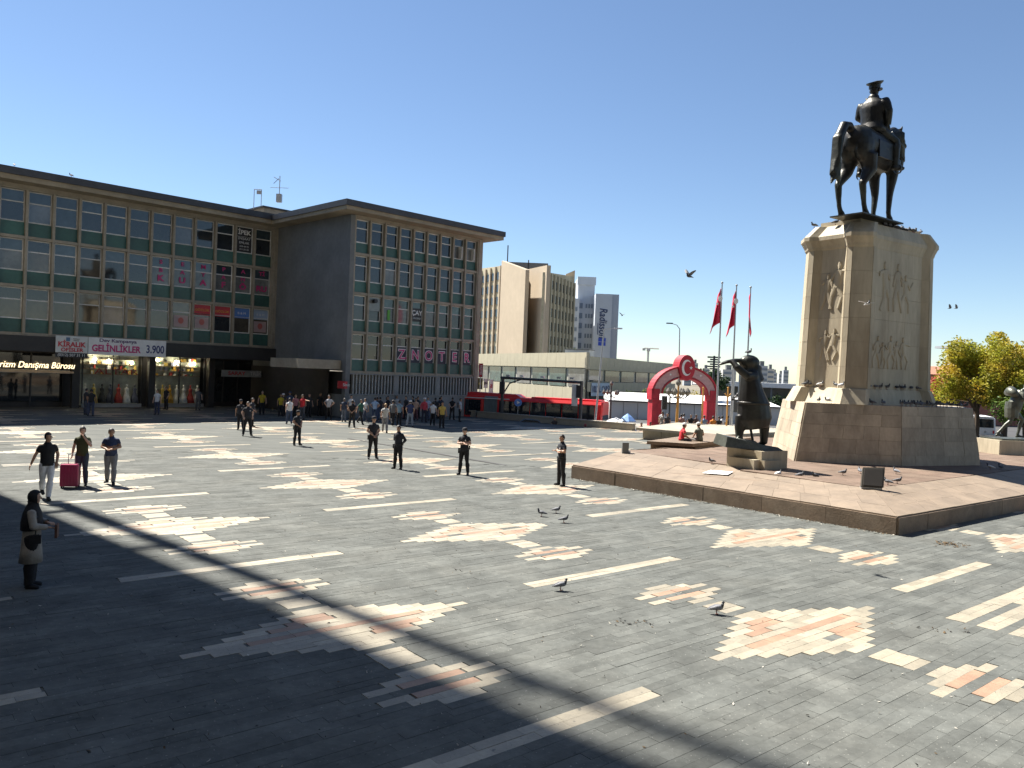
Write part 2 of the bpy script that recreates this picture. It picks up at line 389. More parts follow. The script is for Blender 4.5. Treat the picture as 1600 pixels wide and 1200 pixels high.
# carved relief panels on the long side and the short side: shallow figures cut in low relief
def relief(x0, x1, z0, z1, side, seed, nfig):
    rr = random.Random(seed); mb = MB()
    zc = lambda z: 1.0 - (.08 * (z - Z1) / (Z2 - Z1))
    def P(x, z, d):
        s = .985 - .055 * (z - Z1) / (Z2 - Z1)
        if side == 'long': X, Y = pc[0] + (x - pc[0]) * s, pc[1] + (0 - pc[1]) * s - .031 - d
        else: X, Y = pc[0] + (0 - pc[0]) * s - .031 - d, pc[1] + (x - pc[1]) * s
        return F0 + bx * X + by * Y + Vector((0, 0, z)) - o3
    for f in range(nfig):
        cx = x0 + (x1 - x0) * (f + .5 + rr.uniform(-.2, .2)) / nfig; h = (z1 - z0) * rr.uniform(.75, 1.); lean = rr.uniform(-.25, .25)
        def blob(pts, r_, d):
            pts = [Vector((a, 0, b)) for a, b in pts]
            K = len(pts); rings = []
            for k in range(K):
                t = (pts[min(k + 1, K - 1)] - pts[max(k - 1, 0)]).normalized(); nrm = Vector((-t.z, 0, t.x))
                rk = r_[k]
                prof = [(-1, 0), (-.6, d * .8), (0, d), (.6, d * .8), (1, 0)]
                rings.append([P((pts[k] + nrm * rk * s).x, (pts[k] + nrm * rk * s).z, dd) for s, dd in prof])
            n = 5; vs_ = [p for r0 in rings for p in r0]; fs_ = []
            for k in range(K - 1):
                for i in range(n - 1): fs_.append((k * n + i, k * n + i + 1, (k + 1) * n + i + 1, (k + 1) * n + i))
            mb.add(vs_, fs_)
        blob([(cx, z0 + h * .45), (cx + lean * .3, z0 + h * .65), (cx + lean * .5, z0 + h * .82), (cx + lean * .5, z0 + h * .84)], [.10 * h, .11 * h, .12 * h, .03], .05)
        blob([(cx + lean * .55, z0 + h * .85), (cx + lean * .6, z0 + h * .92), (cx + lean * .6, z0 + h)], [.04 * h, .06 * h, .03 * h], .06)
        for s in (-1, 1):
            blob([(cx + s * .04 * h, z0 + h * .47), (cx + s * rr.uniform(.05, .2) * h, z0 + h * .25), (cx + s * rr.uniform(.06, .22) * h, z0)], [.07 * h, .055 * h, .04 * h], .045)
            ex, ez = cx + lean * .4 + s * rr.uniform(.15, .25) * h, z0 + h * rr.uniform(.55, .8)
            blob([(cx + lean * .5 + s * .08 * h, z0 + h * .8), (ex, ez), (ex + s * rr.uniform(-.1, .15) * h, ez + rr.uniform(-.15, .2) * h)], [.045 * h, .04 * h, .03 * h], .045)
    mb.build('relief_carving', lime, ped)
relief(1.2, 3.9, 7.2, 9.3, 'long', 2, 3); relief(1.0, 3.7, 4.75, 6.2, 'long', 5, 5)
relief(1.0, 2.0, 7.2, 9.2, 'short', 8, 2); relief(1.0, 2.0, 5.0, 6.6, 'short', 9, 2)
# ------------------------------------------------------------------ buildings round the square
conc = mat('concrete', (.30, .265, .21), .8, .18, .8, bump=.3, bscale=25, stain=(.28, .25, .20), stain_amt=.6)
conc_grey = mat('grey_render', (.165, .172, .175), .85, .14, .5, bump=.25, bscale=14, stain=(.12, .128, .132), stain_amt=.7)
eave_m = mat('eave_soffit', (.31, .26, .185), .8, .2, .5, stain=(.25, .20, .14), stain_amt=.7)
fascia = mat('dark_roof_edge', (.05, .052, .06), .6, .2, 1)
green = mat('green_spandrel', (.035, .105, .088), .45, .22, .9, rnd=.15, stain=(.026, .07, .06), stain_amt=.6)
frame_m = mat('window_frame', (.58, .57, .54), .5, .15, 4, rnd=.2)
dark_m = mat('sky_blocker_dark', (.030, .028, .027), .6, .2, 1)
stonewall = mat('grey_wall', (.24, .245, .24), .8, .15, .7, bump=.2, bscale=20)
def glass(name, col, rough=.04, ior=1.62, var=.4, scale=.5):
    m = mat(name, col, rough, var, scale, coord='World', rnd=.25); m.node_tree.nodes['Principled BSDF'].inputs['IOR'].default_value = ior; return m
gl_dark = glass('glass_dark', (.018, .022, .026))
gl_up = glass('glass_upper', (.03, .045, .055))
gl_cur = glass('glass_curtain', (.13, .112, .08), ior=1.5)
gl_cur2 = glass('glass_blind', (.15, .155, .15), ior=1.5)
gl_c3 = glass('glass_drape', (.085, .07, .05)); gl_c4 = glass('glass_net', (.10, .11, .12)); gl_c5 = glass('glass_brown', (.05, .035, .022))
gl_teal = glass('glass_teal', (.05, .09, .085))
red_m = plain('red_sign', (.50, .03, .045), .5); white_m = plain('white_sign', (.70, .70, .69), .55); blue_m = plain('blue_sign', (.10, .22, .55), .5)
black_m = plain('black_paint', (.02, .02, .022), .5); mag_m = plain('magenta_letters', (.50, .02, .16), .5)
MESHC = {}
def shared(key, fn):
    if key not in MESHC: MESHC[key] = fn()
    return MESHC[key]
def win_mesh(w, h, split, t=.075, dep=.07):
    mb = MB(); zs = h * split
    mb.box(0, t, -dep, 0, 0, h).box(w - t, w, -dep, 0, 0, h).box(t, w - t, -dep, 0, 0, t).box(t, w - t, -dep, 0, h - t, h).box(t, w - t, -dep, 0, zs - t / 2, zs + t / 2)
    return mb
def window(parent, x, z, w, h, split, low, upm, y=.0, key='w', nm='window'):
    """window part with frame mesh and two panes as sub-parts"""
    o = link(nm, shared((key, 'f'), lambda: win_mesh(w, h, split).mesh('window_frame', frame_m)), parent, (x, y, z))
    t = .075
    for k, (a, b, m) in enumerate(((t, h * split - t / 2, low), (h * split + t / 2, h - t, upm))):
        link('pane', shared((key, 'p', k, m.name), lambda: MB().box(t, w - t, -.03, -.012, a, b).mesh('pane', m)), o)
    return o
def facade(bld, s0, nb, bw, zs, end0, end1, fm, pick, mull=.16, rec=.30, split=.62, sill=.30, key='a', ht=None):
    """grid of recessed windows over green spandrels between concrete mullions and floor bands; local y=0 is the mullion front"""
    for i in range(nb + 1):
        x = s0 + i * bw; link('mullion', shared((key, 'mul'), lambda: MB().box(-mull / 2, mull / 2, 0, rec + .1, zs[0], zs[-1]).mesh('mullion', fm)), bld, (x, 0, 0))
    for k in range(len(zs)):
        link('floor_band', MB().box(s0 - .05, s0 + nb * bw + .05, .055, rec + .2, zs[k] - .10, zs[k] + .10).mesh('floor_band', fm), bld)
    for k in range(len(zs) - 1):
        z0, z1 = zs[k] + .10, zs[k + 1] - .10; hh = z1 - z0; sp = hh * sill
        for i in range(nb):
            x = s0 + i * bw + mull / 2; w = bw - mull
            link('spandrel_panel', shared((key, 'sp', k), lambda: MB().box(.015, w - .015, rec - .02, rec + .08, z0 + .005, z0 + sp).mesh('spandrel', green)), bld, (x, 0, 0))
            low, upm = pick(i, k)
            window(bld, x + .02, z0 + sp + .012, w - .04, hh - sp - .02, split, low, upm, y=rec + .06, key=(key, k))
# --- long office block on the left
B1 = thing('office_building', 'long office block with green spandrels and bridal shop on the left', 'building', (-34.28, 53.5, 0), R(45))
zs1 = [5.2, 8.45, 11.75, 15.05]
s1, nbay, bw1 = 19.55 - 18 * 1.655, 18, 1.655
rb = random.Random(11)
def pick1(i, k):
    if k == 2: return (rb.choice((gl_dark, gl_dark, gl_dark, gl_c4, gl_up)), gl_up)
    if k == 1: return rb.choice([(gl_dark, gl_up), (gl_cur2, gl_up), (gl_dark, gl_dark), (gl_c4, gl_up), (gl_c3, gl_dark)]) if i < 12 else (gl_cur2, gl_up)
    return rb.choice([(gl_cur, gl_c3), (gl_c3, gl_dark), (gl_dark, gl_cur), (gl_c5, gl_cur), (gl_c5, gl_dark), (gl_c4, gl_c5)])
facade(B1, s1, nbay, bw1, zs1, 0, 0, conc, pick1, key='b1')
xa, xb = s1 - .1, 20.2
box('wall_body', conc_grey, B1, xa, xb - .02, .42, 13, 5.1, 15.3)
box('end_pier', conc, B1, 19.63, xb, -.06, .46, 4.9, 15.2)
box('roof_soffit', eave_m, B1, xa - .6, xb + .75, -1.25, 13.5, 15.28, 15.62)
box('roof_edge', fascia, B1, xa - .7, xb + .85, -1.38, 13.6, 15.625, 16.1)
box('cornice_strip', conc, B1, xa, xb, -.02, .5, 15.06, 15.275)
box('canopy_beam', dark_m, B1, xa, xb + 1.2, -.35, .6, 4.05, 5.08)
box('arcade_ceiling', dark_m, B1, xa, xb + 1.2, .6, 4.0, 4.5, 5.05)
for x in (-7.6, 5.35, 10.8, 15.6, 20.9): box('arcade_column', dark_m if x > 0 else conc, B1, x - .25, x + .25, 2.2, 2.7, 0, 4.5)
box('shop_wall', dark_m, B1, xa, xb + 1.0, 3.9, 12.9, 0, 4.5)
# shop windows in the arcade, lit from within
shopglass = bpy.data.materials.new('shop_glass'); shopglass.use_nodes = True
_b = shopglass.node_tree.nodes['Principled BSDF']; _b.inputs['Transmission Weight'].default_value = 1; _b.inputs['Roughness'].default_value = .02; _b.inputs['IOR'].default_value = 1.08; _b.inputs['Base Color'].default_value = (.9, .93, .92, 1)
inner_m = mat('shop_interior', (.45, .47, .40), .8, .3, 1.5); lamp_m = plain('shop_lamp', (1, .88, .62), .5, emit=22.)
warm_m = plain('lit_letters', (1., .78, .45), .5, emit=.9); redlet = plain('red_letters', (.30, .015, .02), .5)
dress_cols = [(.75, .73, .68), (.60, .33, .05), (.05, .05, .05), (.45, .06, .05), (.12, .22, .12), (.62, .45, .12), (.10, .11, .16), (.8, .8, .78)]
dress_m = [mat('dress_%d' % i, c, .8, .2, 6) for i, c in enumerate(dress_cols)]
rs = random.Random(5)
def shop(x0, x1, z1, seed, nd):
    y0, y1 = 3.0, 3.86
    box('shop_back', inner_m, B1, x0, x1, y1 - .05, y1, .1, z1); box('shop_sill', plain('shop_sill', (.30, .30, .29)), B1, x0, x1, y0 - .1, y0 + .12, 0, .28)
    box('shop_pane', shopglass, B1, x0 + .05, x1 - .05, y0, y0 + .012, .28, z1 - .05)
    for x in (x0, (x0 + x1) / 2, x1): box('shop_mullion', black_m, B1, x - .04, x + .04, y0 - .05, y0 + .05, .28, z1)
    box('shop_header', black_m, B1, x0, x1, y0 - .06, y0 + .1, z1, 4.5)
    for k in range(4): box('shop_shelf', plain('shelf', (.30, .20, .12)), B1, x0 + .1, x1 - .1, y0 + .5, y0 + .8, 2.5 + k * .38, 2.53 + k * .38)
    for k in range(nd * 7):
        x = rs.uniform(x0 + .2, x1 - .3); z = 2.535 + rs.randrange(4) * .38; w = rs.uniform(.08, .25)
        box('shop_goods', rs.choice(dress_m), B1, x, x + w, y0 + .52, y0 + .75, z, z + rs.uniform(.1, .3))
    for k in range(nd):
        x = x0 + .35 + (x1 - x0 - .7) * k / (nd - 1); m = rs.choice(dress_m); h = rs.uniform(1.35, 1.55); mb = MB()
        mb.lathe([(.34, .32), (.26, .75), (.12, 1.15), (.15, 1.35), (.16, 1.42), (.05, 1.5), (.045, 1.58)], 10, (x, y0 + .45, 0)); mb.ball((x, y0 + .45, 1.68), (.07, .08, .11), 8, 5)
        mb.build('mannequin', m, B1, smooth=True)
    for k in range(3):
        x = x0 + (x1 - x0) * (k + .5) / 3; MB().ball((x + rs.uniform(-.3, .3), y0 + .35, z1 - .35 - .1 * k), .13, 8, 5).build('shop_lamp', lamp_m, B1)
shop(6.0, 10.3, 4.0, 1, 7); shop(11.2, 15.3, 4.1, 2, 7)
text('ALTAR', .62, redlet, B1, (8.4, 2.93, 2.72), name='lettering', sx=1.7)
# dim shops without lamps
for x0, x1 in ((-9, -2), (-1.5, 4.9), (16, 19.9)):
    box('shop_pane', gl_dark, B1, x0, x1, 3.75, 3.8, .4, 3.9)
    for q in range(4): box('shop_mullion', black_m, B1, x0 + (x1 - x0) * q / 3 - .05, x0 + (x1 - x0) * q / 3 + .05, 3.68, 3.74, 0, 4.2)
# tourist office awning and lettering
aw = box('awning', plain('awning_cloth', (.55, .42, .30), .8), B1, -3.0, 5.0, 1.6, 2.7, 2.55, 2.68)
box('awning_roller', plain('awning_roll', (.5, .48, .45)), B1, -3.0, 5.06, 2.7, 2.85, 2.5, 2.75)
text('Turizm Danışma Bürosu', .62, warm_m, B1, (2.35, 1.5, 3.08), sx=.86, shear=.25, bold=.004)
# right-hand shop sign
box('shop_sign', plain('sign_panel', (.36, .37, .37)), B1, 16.3, 20.6, 1.9, 2.0, 2.6, 3.15)
text('SARAY', .42, red_m, B1, (17.6, 1.88, 2.88), sx=1.2, bold=.01); text('TRİKO', .42, white_m, B1, (19.5, 1.88, 2.88), sx=1.1)
# banners over the bridal shop
ban = box('banner', white_m, B1, 5.3, 10.75, -.43, -.40, 4.0, 5.22)
text('Dev Kampanya', .34, plain('ban_dark', (.10, .05, .14)), B1, (7.3, -.44, 5.03), sx=1.25, bold=.006)
g1 = text('GELİNLİKLER', .66, mag_m, B1, (7.2, -.44, 4.44), sx=.83, bold=.02); text('3.900', .82, plain('ban_navy', (.04, .05, .16)), B1, (9.95, -.44, 4.52), sx=.74, bold=.015)
box('banner', plain('banner_grey', (.58, .60, .58)), B1, 3.2, 5.26, -.43, -.40, 4.05, 5.22)
text('KİRALIK', .48, red_m, B1, (4.22, -.44, 4.62), sx=.98, bold=.015); text('OFİSLER', .36, red_m, B1, (4.25, -.44, 4.24), sx=1.05, bold=.01)
box('banner_crest', plain('crest_blue', (.10, .18, .30)), B1, 3.85, 4.1, -.45, -.435, 4.85, 5.12); text('Ankara\nSanayi', .12, black_m, B1, (4.5, -.44, 4.98), sx=1.2)
box('banner', black_m, B1, 3.2, 5.26, -.43, -.40, 3.72, 4.04); text('(0312) 507 31 11', .27, white_m, B1, (4.23, -.44, 3.88), sx=.95)
# window lettering of the block: hairdresser, estate agent, coloured film
def bx1(i): return s1 + i * bw1 + bw1 / 2
yw = .28
for n, (a, b_, c) in enumerate((('S', 'B', 'K'), ('E', 'A', 'U'), ('M', 'Y', 'A'), ('P', 'A', 'F'), ('A', 'N', 'Ö'), ('Tİ', '', 'RU'))):
    i = 12 + n
    text(a, .42, mag_m, B1, (bx1(i), yw, 11.25), sx=1.25, bold=.012); 
    if b_: text(b_, .42, mag_m, B1, (bx1(i), yw, 10.62), sx=1.2, bold=.012)
    text(c, .62, mag_m, B1, (bx1(i), yw, 10.0), sx=1.2, bold=.02)
box('window_film', black_m, B1, bx1(16) - .62, bx1(16) + .62, .29, .3, 12.9, 14.8)
text('İPEK', .50, white_m, B1, (bx1(16), yw, 14.45), sx=1.05, bold=.015)
for z, s_, q in ((13.95, .26, 'İNŞAAT'), (13.62, .26, 'EMLAK'), (13.32, .18, '310 44 72'), (13.08, .18, '311 25 30')): text(q, s_, white_m, B1, (bx1(16), yw, z), sx=1.1)
for i, m in ((14, red_m), (15, red_m), (16, blue_m), (17, plain('pale_blue', (.35, .45, .6)))):
    box('window_film', m, B1, bx1(i) - .66, bx1(i) + .66, .29, .3, 7.45, 8.25); text('GÖZLÜK' if i < 16 else 'B & M', .26, white_m if i > 15 else plain('amber_letters', (.7, .4, .05)), B1, (bx1(i), yw, 7.85), sx=1.1)
for i in (13, 14, 17):
    box('window_poster', plain('poster_pink', (.42, .30, .29), .5), B1, bx1(i) - .55, bx1(i) + .55, .30, .31, 6.4, 7.3); MB().ball((bx1(i), .30, 6.9), (.22, .012, .25), 10, 6).build('poster_face', plain('poster_red', (.45, .12, .10)), B1)
# --- linking block between the two, set back, with rooftop hut and aerials
LK = thing('linking_block', 'dark recessed stair block between the two office buildings', 'building', (-20.0, 67.8, 0), R(45))
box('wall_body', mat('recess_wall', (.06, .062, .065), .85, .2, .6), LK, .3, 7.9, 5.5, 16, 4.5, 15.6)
box('wall_lower', dark_m, LK, .3, 7.9, 6.2, 16, 0, 4.5)
box('roof', eave_m, LK, -.5, 8.4, 4.6, 17, 15.65, 15.9)
for k in range(5): box('window', gl_dark, LK, .7, 3.4, 5.42, 5.5, 5.2 + k * 2.0, 6.4 + k * 2.0)
ht = box('roof_hut', conc, LK, 3.0, 8.0, 9, 14, 15.92, 18.6); box('hut_roof', fascia, LK, 2.8, 8.2, 8.8, 14.2, 18.61, 18.75)
def aerial(px, py, y, h, label, nm='roof_aerial', kind=0):
    p = at(px, py, y); t = thing(nm, label, 'aerial', p)
    g_ = plain('aerial_metal', (.35, .36, .37), .4, metal=.6)
    if kind == 0:
        MB().tube([(0, 0, 0), (0, 0, h)], .04, 6).build('mast', g_, t); box('base_box', g_, t, -.25, .25, -.2, .2, 0, .8)
        MB().tube([(-.9, 0, h * .55), (.9, 0, h * .55)], .025, 5).build('crossbar', g_, t); MB().tube([(-.6, 0, h * .95), (.1, 0, h * .8)], .03, 5).tube([(-.6, 0, h * .7), (-.1, 0, h * .9)], .03, 5).build('dipole', g_, t)
    else:
        for x in (-.35, .35): MB().tube([(x, 0, 0), (x, 0, h)], .035, 6).build('post', g_, t)
        MB().tube([(-.35, 0, h), (.35, 0, h)], .035, 6).build('crossbar', g_, t); box('panel', g_, t, -.1, .35, -.05, .05, h - .45, h - .1)
    return t
aerial(436, 316, 79.5, 2.6, 'thin television aerial on the rooftop hut between the office blocks')
aerial(402, 327, 77, 1.9, 'small metal goalpost frame on the roof left of the hut', 'roof_frame', 1)
# --- second office block
B2 = thing('office_building', 'grey end-walled office block with green spandrels behind the crowd', 'building', (-12.03, 60.3, 0), R(45))
zs2 = [3.45, 6.45, 9.4, 12.38, 15.1]
def pick2(i, k):
    if k == 3: return (gl_dark, gl_up) if i < 7 else (gl_cur2, gl_up)
    if k == 2: return rb.choice([(gl_dark, gl_up), (gl_up, gl_up), (gl_cur2, gl_up), (gl_dark, gl_dark)])
    if k == 1: return rb.choice([(gl_dark, gl_teal), (gl_teal, gl_teal), (gl_cur2, gl_teal), (gl_dark, gl_up)])
    return (gl_dark, gl_dark) if i < 3 else (gl_cur2, gl_dark)
facade(B2, -.2, 9, 1.388, zs2, 0, 0, conc, pick2, key='b2', mull=.15, rec=.28)
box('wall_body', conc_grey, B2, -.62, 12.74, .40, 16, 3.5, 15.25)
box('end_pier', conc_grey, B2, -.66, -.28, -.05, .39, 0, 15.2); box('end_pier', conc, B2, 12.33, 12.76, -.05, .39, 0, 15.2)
box('roof_soffit', eave_m, B2, -1.9, 14.0, -1.3, 17, 15.26, 15.55); box('roof_edge', fascia, B2, -2.0, 14.1, -1.42, 17.1, 15.555, 15.98)
box('cornice_strip', conc, B2, -.3, 12.5, -.02, .45, 15.11, 15.255)
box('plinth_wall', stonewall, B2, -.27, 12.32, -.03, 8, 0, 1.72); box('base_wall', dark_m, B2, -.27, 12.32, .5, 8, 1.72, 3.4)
box('sill_beam', stonewall, B2, -.27, 12.32, -.06, .4, 3.28, 3.345); box('sill_beam', stonewall, B2, -.27, 12.32, -.08, .3, 1.722, 1.80)
for x in (3.9, 8.15): box('pier', stonewall, B2, x, x + .4, .0, .5, 1.8, 3.28)
for a, b_ in ((.1, 3.9), (4.3, 8.15), (8.55, 12.25)):
    nsl = int((b_ - a) / .29)
    for k in range(nsl + 1):
        link('louvre_slat', shared('slat', lambda: MB().box(-.045, .045, 0, .2, 1.8, 3.28).mesh('slat', plain('slat', (.36, .37, .36), .7))), B2, (a + (b_ - a) * k / nsl, .02, 0))
    box('louvre_pane', gl_dark, B2, a, b_, .35, .38, 1.8, 3.28)
# side entrance canopy and dark passage
box('side_canopy', conc, B2, -4.3, -.68, .6, 4.6, 3.62, 4.3); box('side_wall_lower', dark_m, B2, -.72, -.63, 2.2, 15.9, 0, 3.6)
box('wall_sign', red_m, B2, -.95, -.7, -.4, .55, 2.2, 2.75)
text('Simit', .3, white_m, B2, (-.8, -.42, 2.48), sx=1)
def bx2(i): return -.2 + 1.388 * (i + .5)
for n, c in enumerate(('Z', 'N', 'O', 'T', 'E', 'R')):
    i = 3 + n
    box('window_film', plain('film_dark', (.03, .03, .05)), B2, bx2(i) - .45, bx2(i) + .45, .24, .25, 4.35, 5.55)
    text(c, 1.1, white_m, B2, (bx2(i), .22, 4.95), sx=.95, bold=.055); text(c, 1.06, mag_m, B2, (bx2(i), .205, 4.95), sx=.93, bold=.012)
text('.', 1.0, mag_m, B2, (bx2(3) + .42, .205, 4.95), bold=.03)
box('window_film', black_m, B2, bx2(4) - .5, bx2(4) + .5, .24, .25, 7.7, 8.75); text('ÇAY', .52, white_m, B2, (bx2(4), .22, 8.38), bold=.012); text('SALONU', .2, white_m, B2, (bx2(4), .22, 7.95))
MB().box(bx2(1) - .55, bx2(1) + .55, .2, .26, 8.2, 9.2).build('window_poster', gl_cur2, B2); MB().tube([(bx2(1) - .1, .18, 8.95), (bx2(1) - .1, -.15, 8.95)], .16, 10).build('satellite_dish', black_m, B2)
box('open_sash', frame_m, B2, bx2(7) + .1, bx2(7) + .16, -.1, .36, 13.3, 14.3); box('open_sash', frame_m, B2, bx2(8) + .1, bx2(8) + .16, -.1, .36, 13.3, 14.3)
box('curtain', plain('green_curtain', (.10, .35, .05)), B2, bx2(2) - .1, bx2(2) + .15, .25, .26, 7.6, 8.4)
# roof clutter and a bird of paper on eaves left out; tall tower beyond the frame whose corner throws the long shadow over the square
dsh = Vector((math.sin(SHADOW_AZ), math.cos(SHADOW_AZ), 0)); nsh = Vector((-dsh.y, dsh.x, 0))
E0 = gnd(475, 964)                              # a point on the edge of the main shade in the square
base = E0 - dsh * ((E0 - Vector((0, 0, 0))).dot(dsh) + 35.0)
ang = math.atan2(-dsh.y, -dsh.x)                # local x runs towards the sun, local -y into the tower
TW = thing('tower_block', 'tall concrete office tower standing left of the square', 'building', base, ang)
# local y axis = left of x axis; tower lies on the side away from nsh
sgn = 1 if Vector((-math.sin(ang), math.cos(ang), 0)).dot(nsh) < 0 else -1
def tb(name, m, x0, x1, y0, y1, z0, z1): box(name, m, TW, x0, x1, *(sorted((sgn * y0, sgn * y1))), z0, z1)
tb('wall_body', conc, 0, 13, 0.0, 40, 0, 52)
for k in range(14): tb('floor_band', conc_grey, -.06, 13.06, .3, 40.05, 3.2 + k * 3.5, 3.6 + k * 3.5)
tb('blade_sign', conc_grey, .2, 1.2, -.92, -.42, 17.5, 52)
for z in (19, 26, 33, 40, 47): tb('sign_bracket', black_m, .5, .8, -.45, .05, z, z + .12)
sky_blocker = thing('office_building', 'unseen tall block added behind the viewpoint to cut skylight', 'building', (-10, -5, 0), 0)  # added out of view, tall and dark, to deepen the foreground shade
box('wall_body', dark_m, sky_blocker, -45, 60, -22, 0, 0, 56); box('roof_edge', fascia, sky_blocker, -45.5, 60.5, -22.5, .6, 56.01, 56.6)  # walls, bands and windows here all belong to the added unseen block
for k in range(15): box('floor_band', conc_grey, sky_blocker, -44.9, 59.9, .002, .1, 3 + k * 3.4, 3.4 + k * 3.4)
for k in range(14):
    for j in range(20): slab('window', gl_dark, sky_blocker, (-42 + j * 5, .03, 5.2 + k * 3.4), (3, .06, 1.9))
tb('roof_slab', fascia, -.3, 13.3, .3, 40.3, 52.01, 52.6)
for k in range(13):
    for j in range(9): slab('window', gl_dark, TW, (-.02, sgn * (3 + j * 4.1), 5.2 + k * 3.5), (.06, 2.6, 1.8))
# --- far buildings
beige = mat('beige_tower', (.46, .38, .28), .85, .08, .1, stain=(.40, .33, .25), stain_amt=.4)
beige2 = mat('podium_stone', (.46, .42, .30), .85, .15, .3, stain=(.30, .26, .18), stain_amt=.6)
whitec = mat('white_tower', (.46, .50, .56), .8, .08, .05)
def seg_local(p, q): d = q - p; return math.atan2(d.y, d.x), math.hypot(d.x, d.y)
# office tower with folded blank walls
Y0 = 205.
OT = thing('office_tower', 'beige office tower with folded blank walls and rows of narrow windows', 'building', at(748, 560, Y0) * 1)
ob = OT.location.copy(); OT.location = (ob.x, ob.y, -1.6); ob = OT.location.copy()
def V2(px, Y): p = at(px, 580, Y); return Vector((p.x - ob.x, p.y - ob.y, 0))
def zt(py, px, Y): return at(px, py, Y).z + 1.6
def wallseg(px0, Ya, px1, Yb, pyt0, pyt1, m, name='wall', th=1.0):
    a, b = V2(px0, Ya), V2(px1, Yb); n_ = Vector((b.y - a.y, -(b.x - a.x), 0)).normalized() * -th
    z0_, z1_ = zt(pyt0, px0, Ya), zt(pyt1, px1, Yb)
    MB().hexa([a, b, b + n_, a + n_] + [a + Vector((0, 0, z0_)), b + Vector((0, 0, z1_)), b + n_ + Vector((0, 0, z1_)), a + n_ + Vector((0, 0, z0_))]).build(name, m, OT); return a, b, z0_, z1_
def wingrid(par, a, b, zt_, rows, cols, pitch, wz, wfrac, m, fin=None, pier=.5):
    d = (b - a); L_ = d.length; d.normalize(); n_ = Vector((d.y, -d.x, 0)); rz = math.atan2(d.y, d.x)
    for r_ in range(rows):
        for c in range(cols):
            p = a + d * (L_ * (c + .5) / cols) + n_ * .06; slab('window', m, par, (p.x, p.y, zt_ - 2.6 - r_ * pitch), (L_ / cols * wfrac, .2, wz), rz)
    if fin:
        for c in range(cols + 1):
            p = a + d * (L_ * c / cols) + n_ * .2; slab('fin', fin, par, (p.x, p.y, zt_ - rows * pitch / 2 - .6), (L_ / cols * .22, .6, rows * pitch + 1.2), rz)
a, b, z0_, z1_ = wallseg(740, 232, 777, 216, 420, 415, beige2); wingrid(OT, a, b, min(z0_, z1_), 8, 5, 3.35, 2.0, .62, gl_dark, beige)
wallseg(777, 213, 815, 196, 407, 421, beige, 'blank_wall'); wallseg(816, 208, 848, 192, 421, 414, beige, 'blank_wall')
a, b, z0_, z1_ = wallseg(848, 193, 891, 214, 425, 432, beige2); wingrid(OT, a, b, min(z0_, z1_), 6, 8, 3.4, 2.1, .6, gl_dark, beige2)
wallseg(878, 216, 892, 216, 428, 422, beige, 'blank_wall')
p = V2(815, 222); MB().box(p.x - 6, p.x + 6, p.y - 4, p.y + 6, 20, zt(413, 815, 222)).build('plant_room', plain('plant_dark', (.10, .10, .11)), OT)
MB().prism([tuple(V2(x, y_).xy) for x, y_ in ((742, 234), (778, 218), (815, 205), (817, 210), (847, 197), (890, 217), (880, 245), (745, 245))], 0, zt(428, 815, 205)).build('core', beige2, OT)
for px, py0, py1, yy in ((786, 405, 383, 215), (819, 415, 406, 218)): MB().tube([V2(px, yy) + Vector((0, 0, zt(py0 + 10, px, yy))), V2(px, yy) + Vector((0, 0, zt(py1, px, yy)))], .15, 6).build('mast', black_m, OT)
# white hotel tower
HT = thing('hotel_tower', 'pale blue-grey hotel tower with a blank wall bearing dark vertical lettering', 'building', (*at(890, 580, 262).xy, -1.6)); hb = HT.location.copy()
def hbx(name, m, px0, px1, py, Y, dep=14, z0=0.):
    a_, b_ = at(px0, 580, Y), at(px1, 580, Y); z = at((px0 + px1) / 2, py, Y).z + 1.6
    return box(name, m, HT, a_.x - hb.x, b_.x - hb.x, Y - hb.y, Y - hb.y + dep, z0, z), a_.x - hb.x, b_.x - hb.x, z
hbx('wing', whitec, 888, 901, 466, 262); _, xa_, xb_, zz = hbx('lift_tower', whitec, 898, 924, 433, 266)
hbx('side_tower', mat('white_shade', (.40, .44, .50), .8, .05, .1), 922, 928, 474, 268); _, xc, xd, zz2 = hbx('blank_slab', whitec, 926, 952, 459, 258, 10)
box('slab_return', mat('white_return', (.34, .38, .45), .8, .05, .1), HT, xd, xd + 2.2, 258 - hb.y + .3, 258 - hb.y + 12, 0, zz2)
box('crown_band', whitec, HT, xa_ - .3, xb_ + .3, 265 - hb.y + .5, 267 - hb.y, zz - 2.5, zz + .1)
hw = plain('hotel_window', (.16, .20, .26), .4)
for r_ in range(8):
    for c in range(2): slab('window', hw, HT, (xa_ + 1.0 + .2 * c, 266 - hb.y - .05, zz - 9.5 - r_ * 3.3), (1.5, .2, 1.8)) if c == 0 else None
    for c in range(3): slab('window', hw, HT, (xa_ + 3.2 + c * .9 - .2, 266 - hb.y - .05, zz - 9.5 - r_ * 3.3), (.6, .2, 1.4))
    for c in range(3): slab('window', hw, HT, (at(889 + c * 3, 580, 262).x - hb.x + .4, 262 - hb.y - .05, zz - 11 - r_ * 3.3), (.45, .2, 1.3))
navy = plain('navy_letters', (.03, .045, .12), .5)
text('Radisson', 3.5, navy, HT, (xc + 2.6, 258 - hb.y - .1, at(940, 505, 258).z + 1.6), rot=(R(90), R(90), 0), depth=.05, shear=.15, bold=.05, sx=.78)
box('lettering_rule', navy, HT, xc + .95, xc + 1.15, 258 - hb.y - .12, 258 - hb.y - .02, at(940, 523, 258).z + 1.6, at(940, 505, 258).z + 1.6)
bsq = plain('blue_squares', (.03, .07, .45), .5)
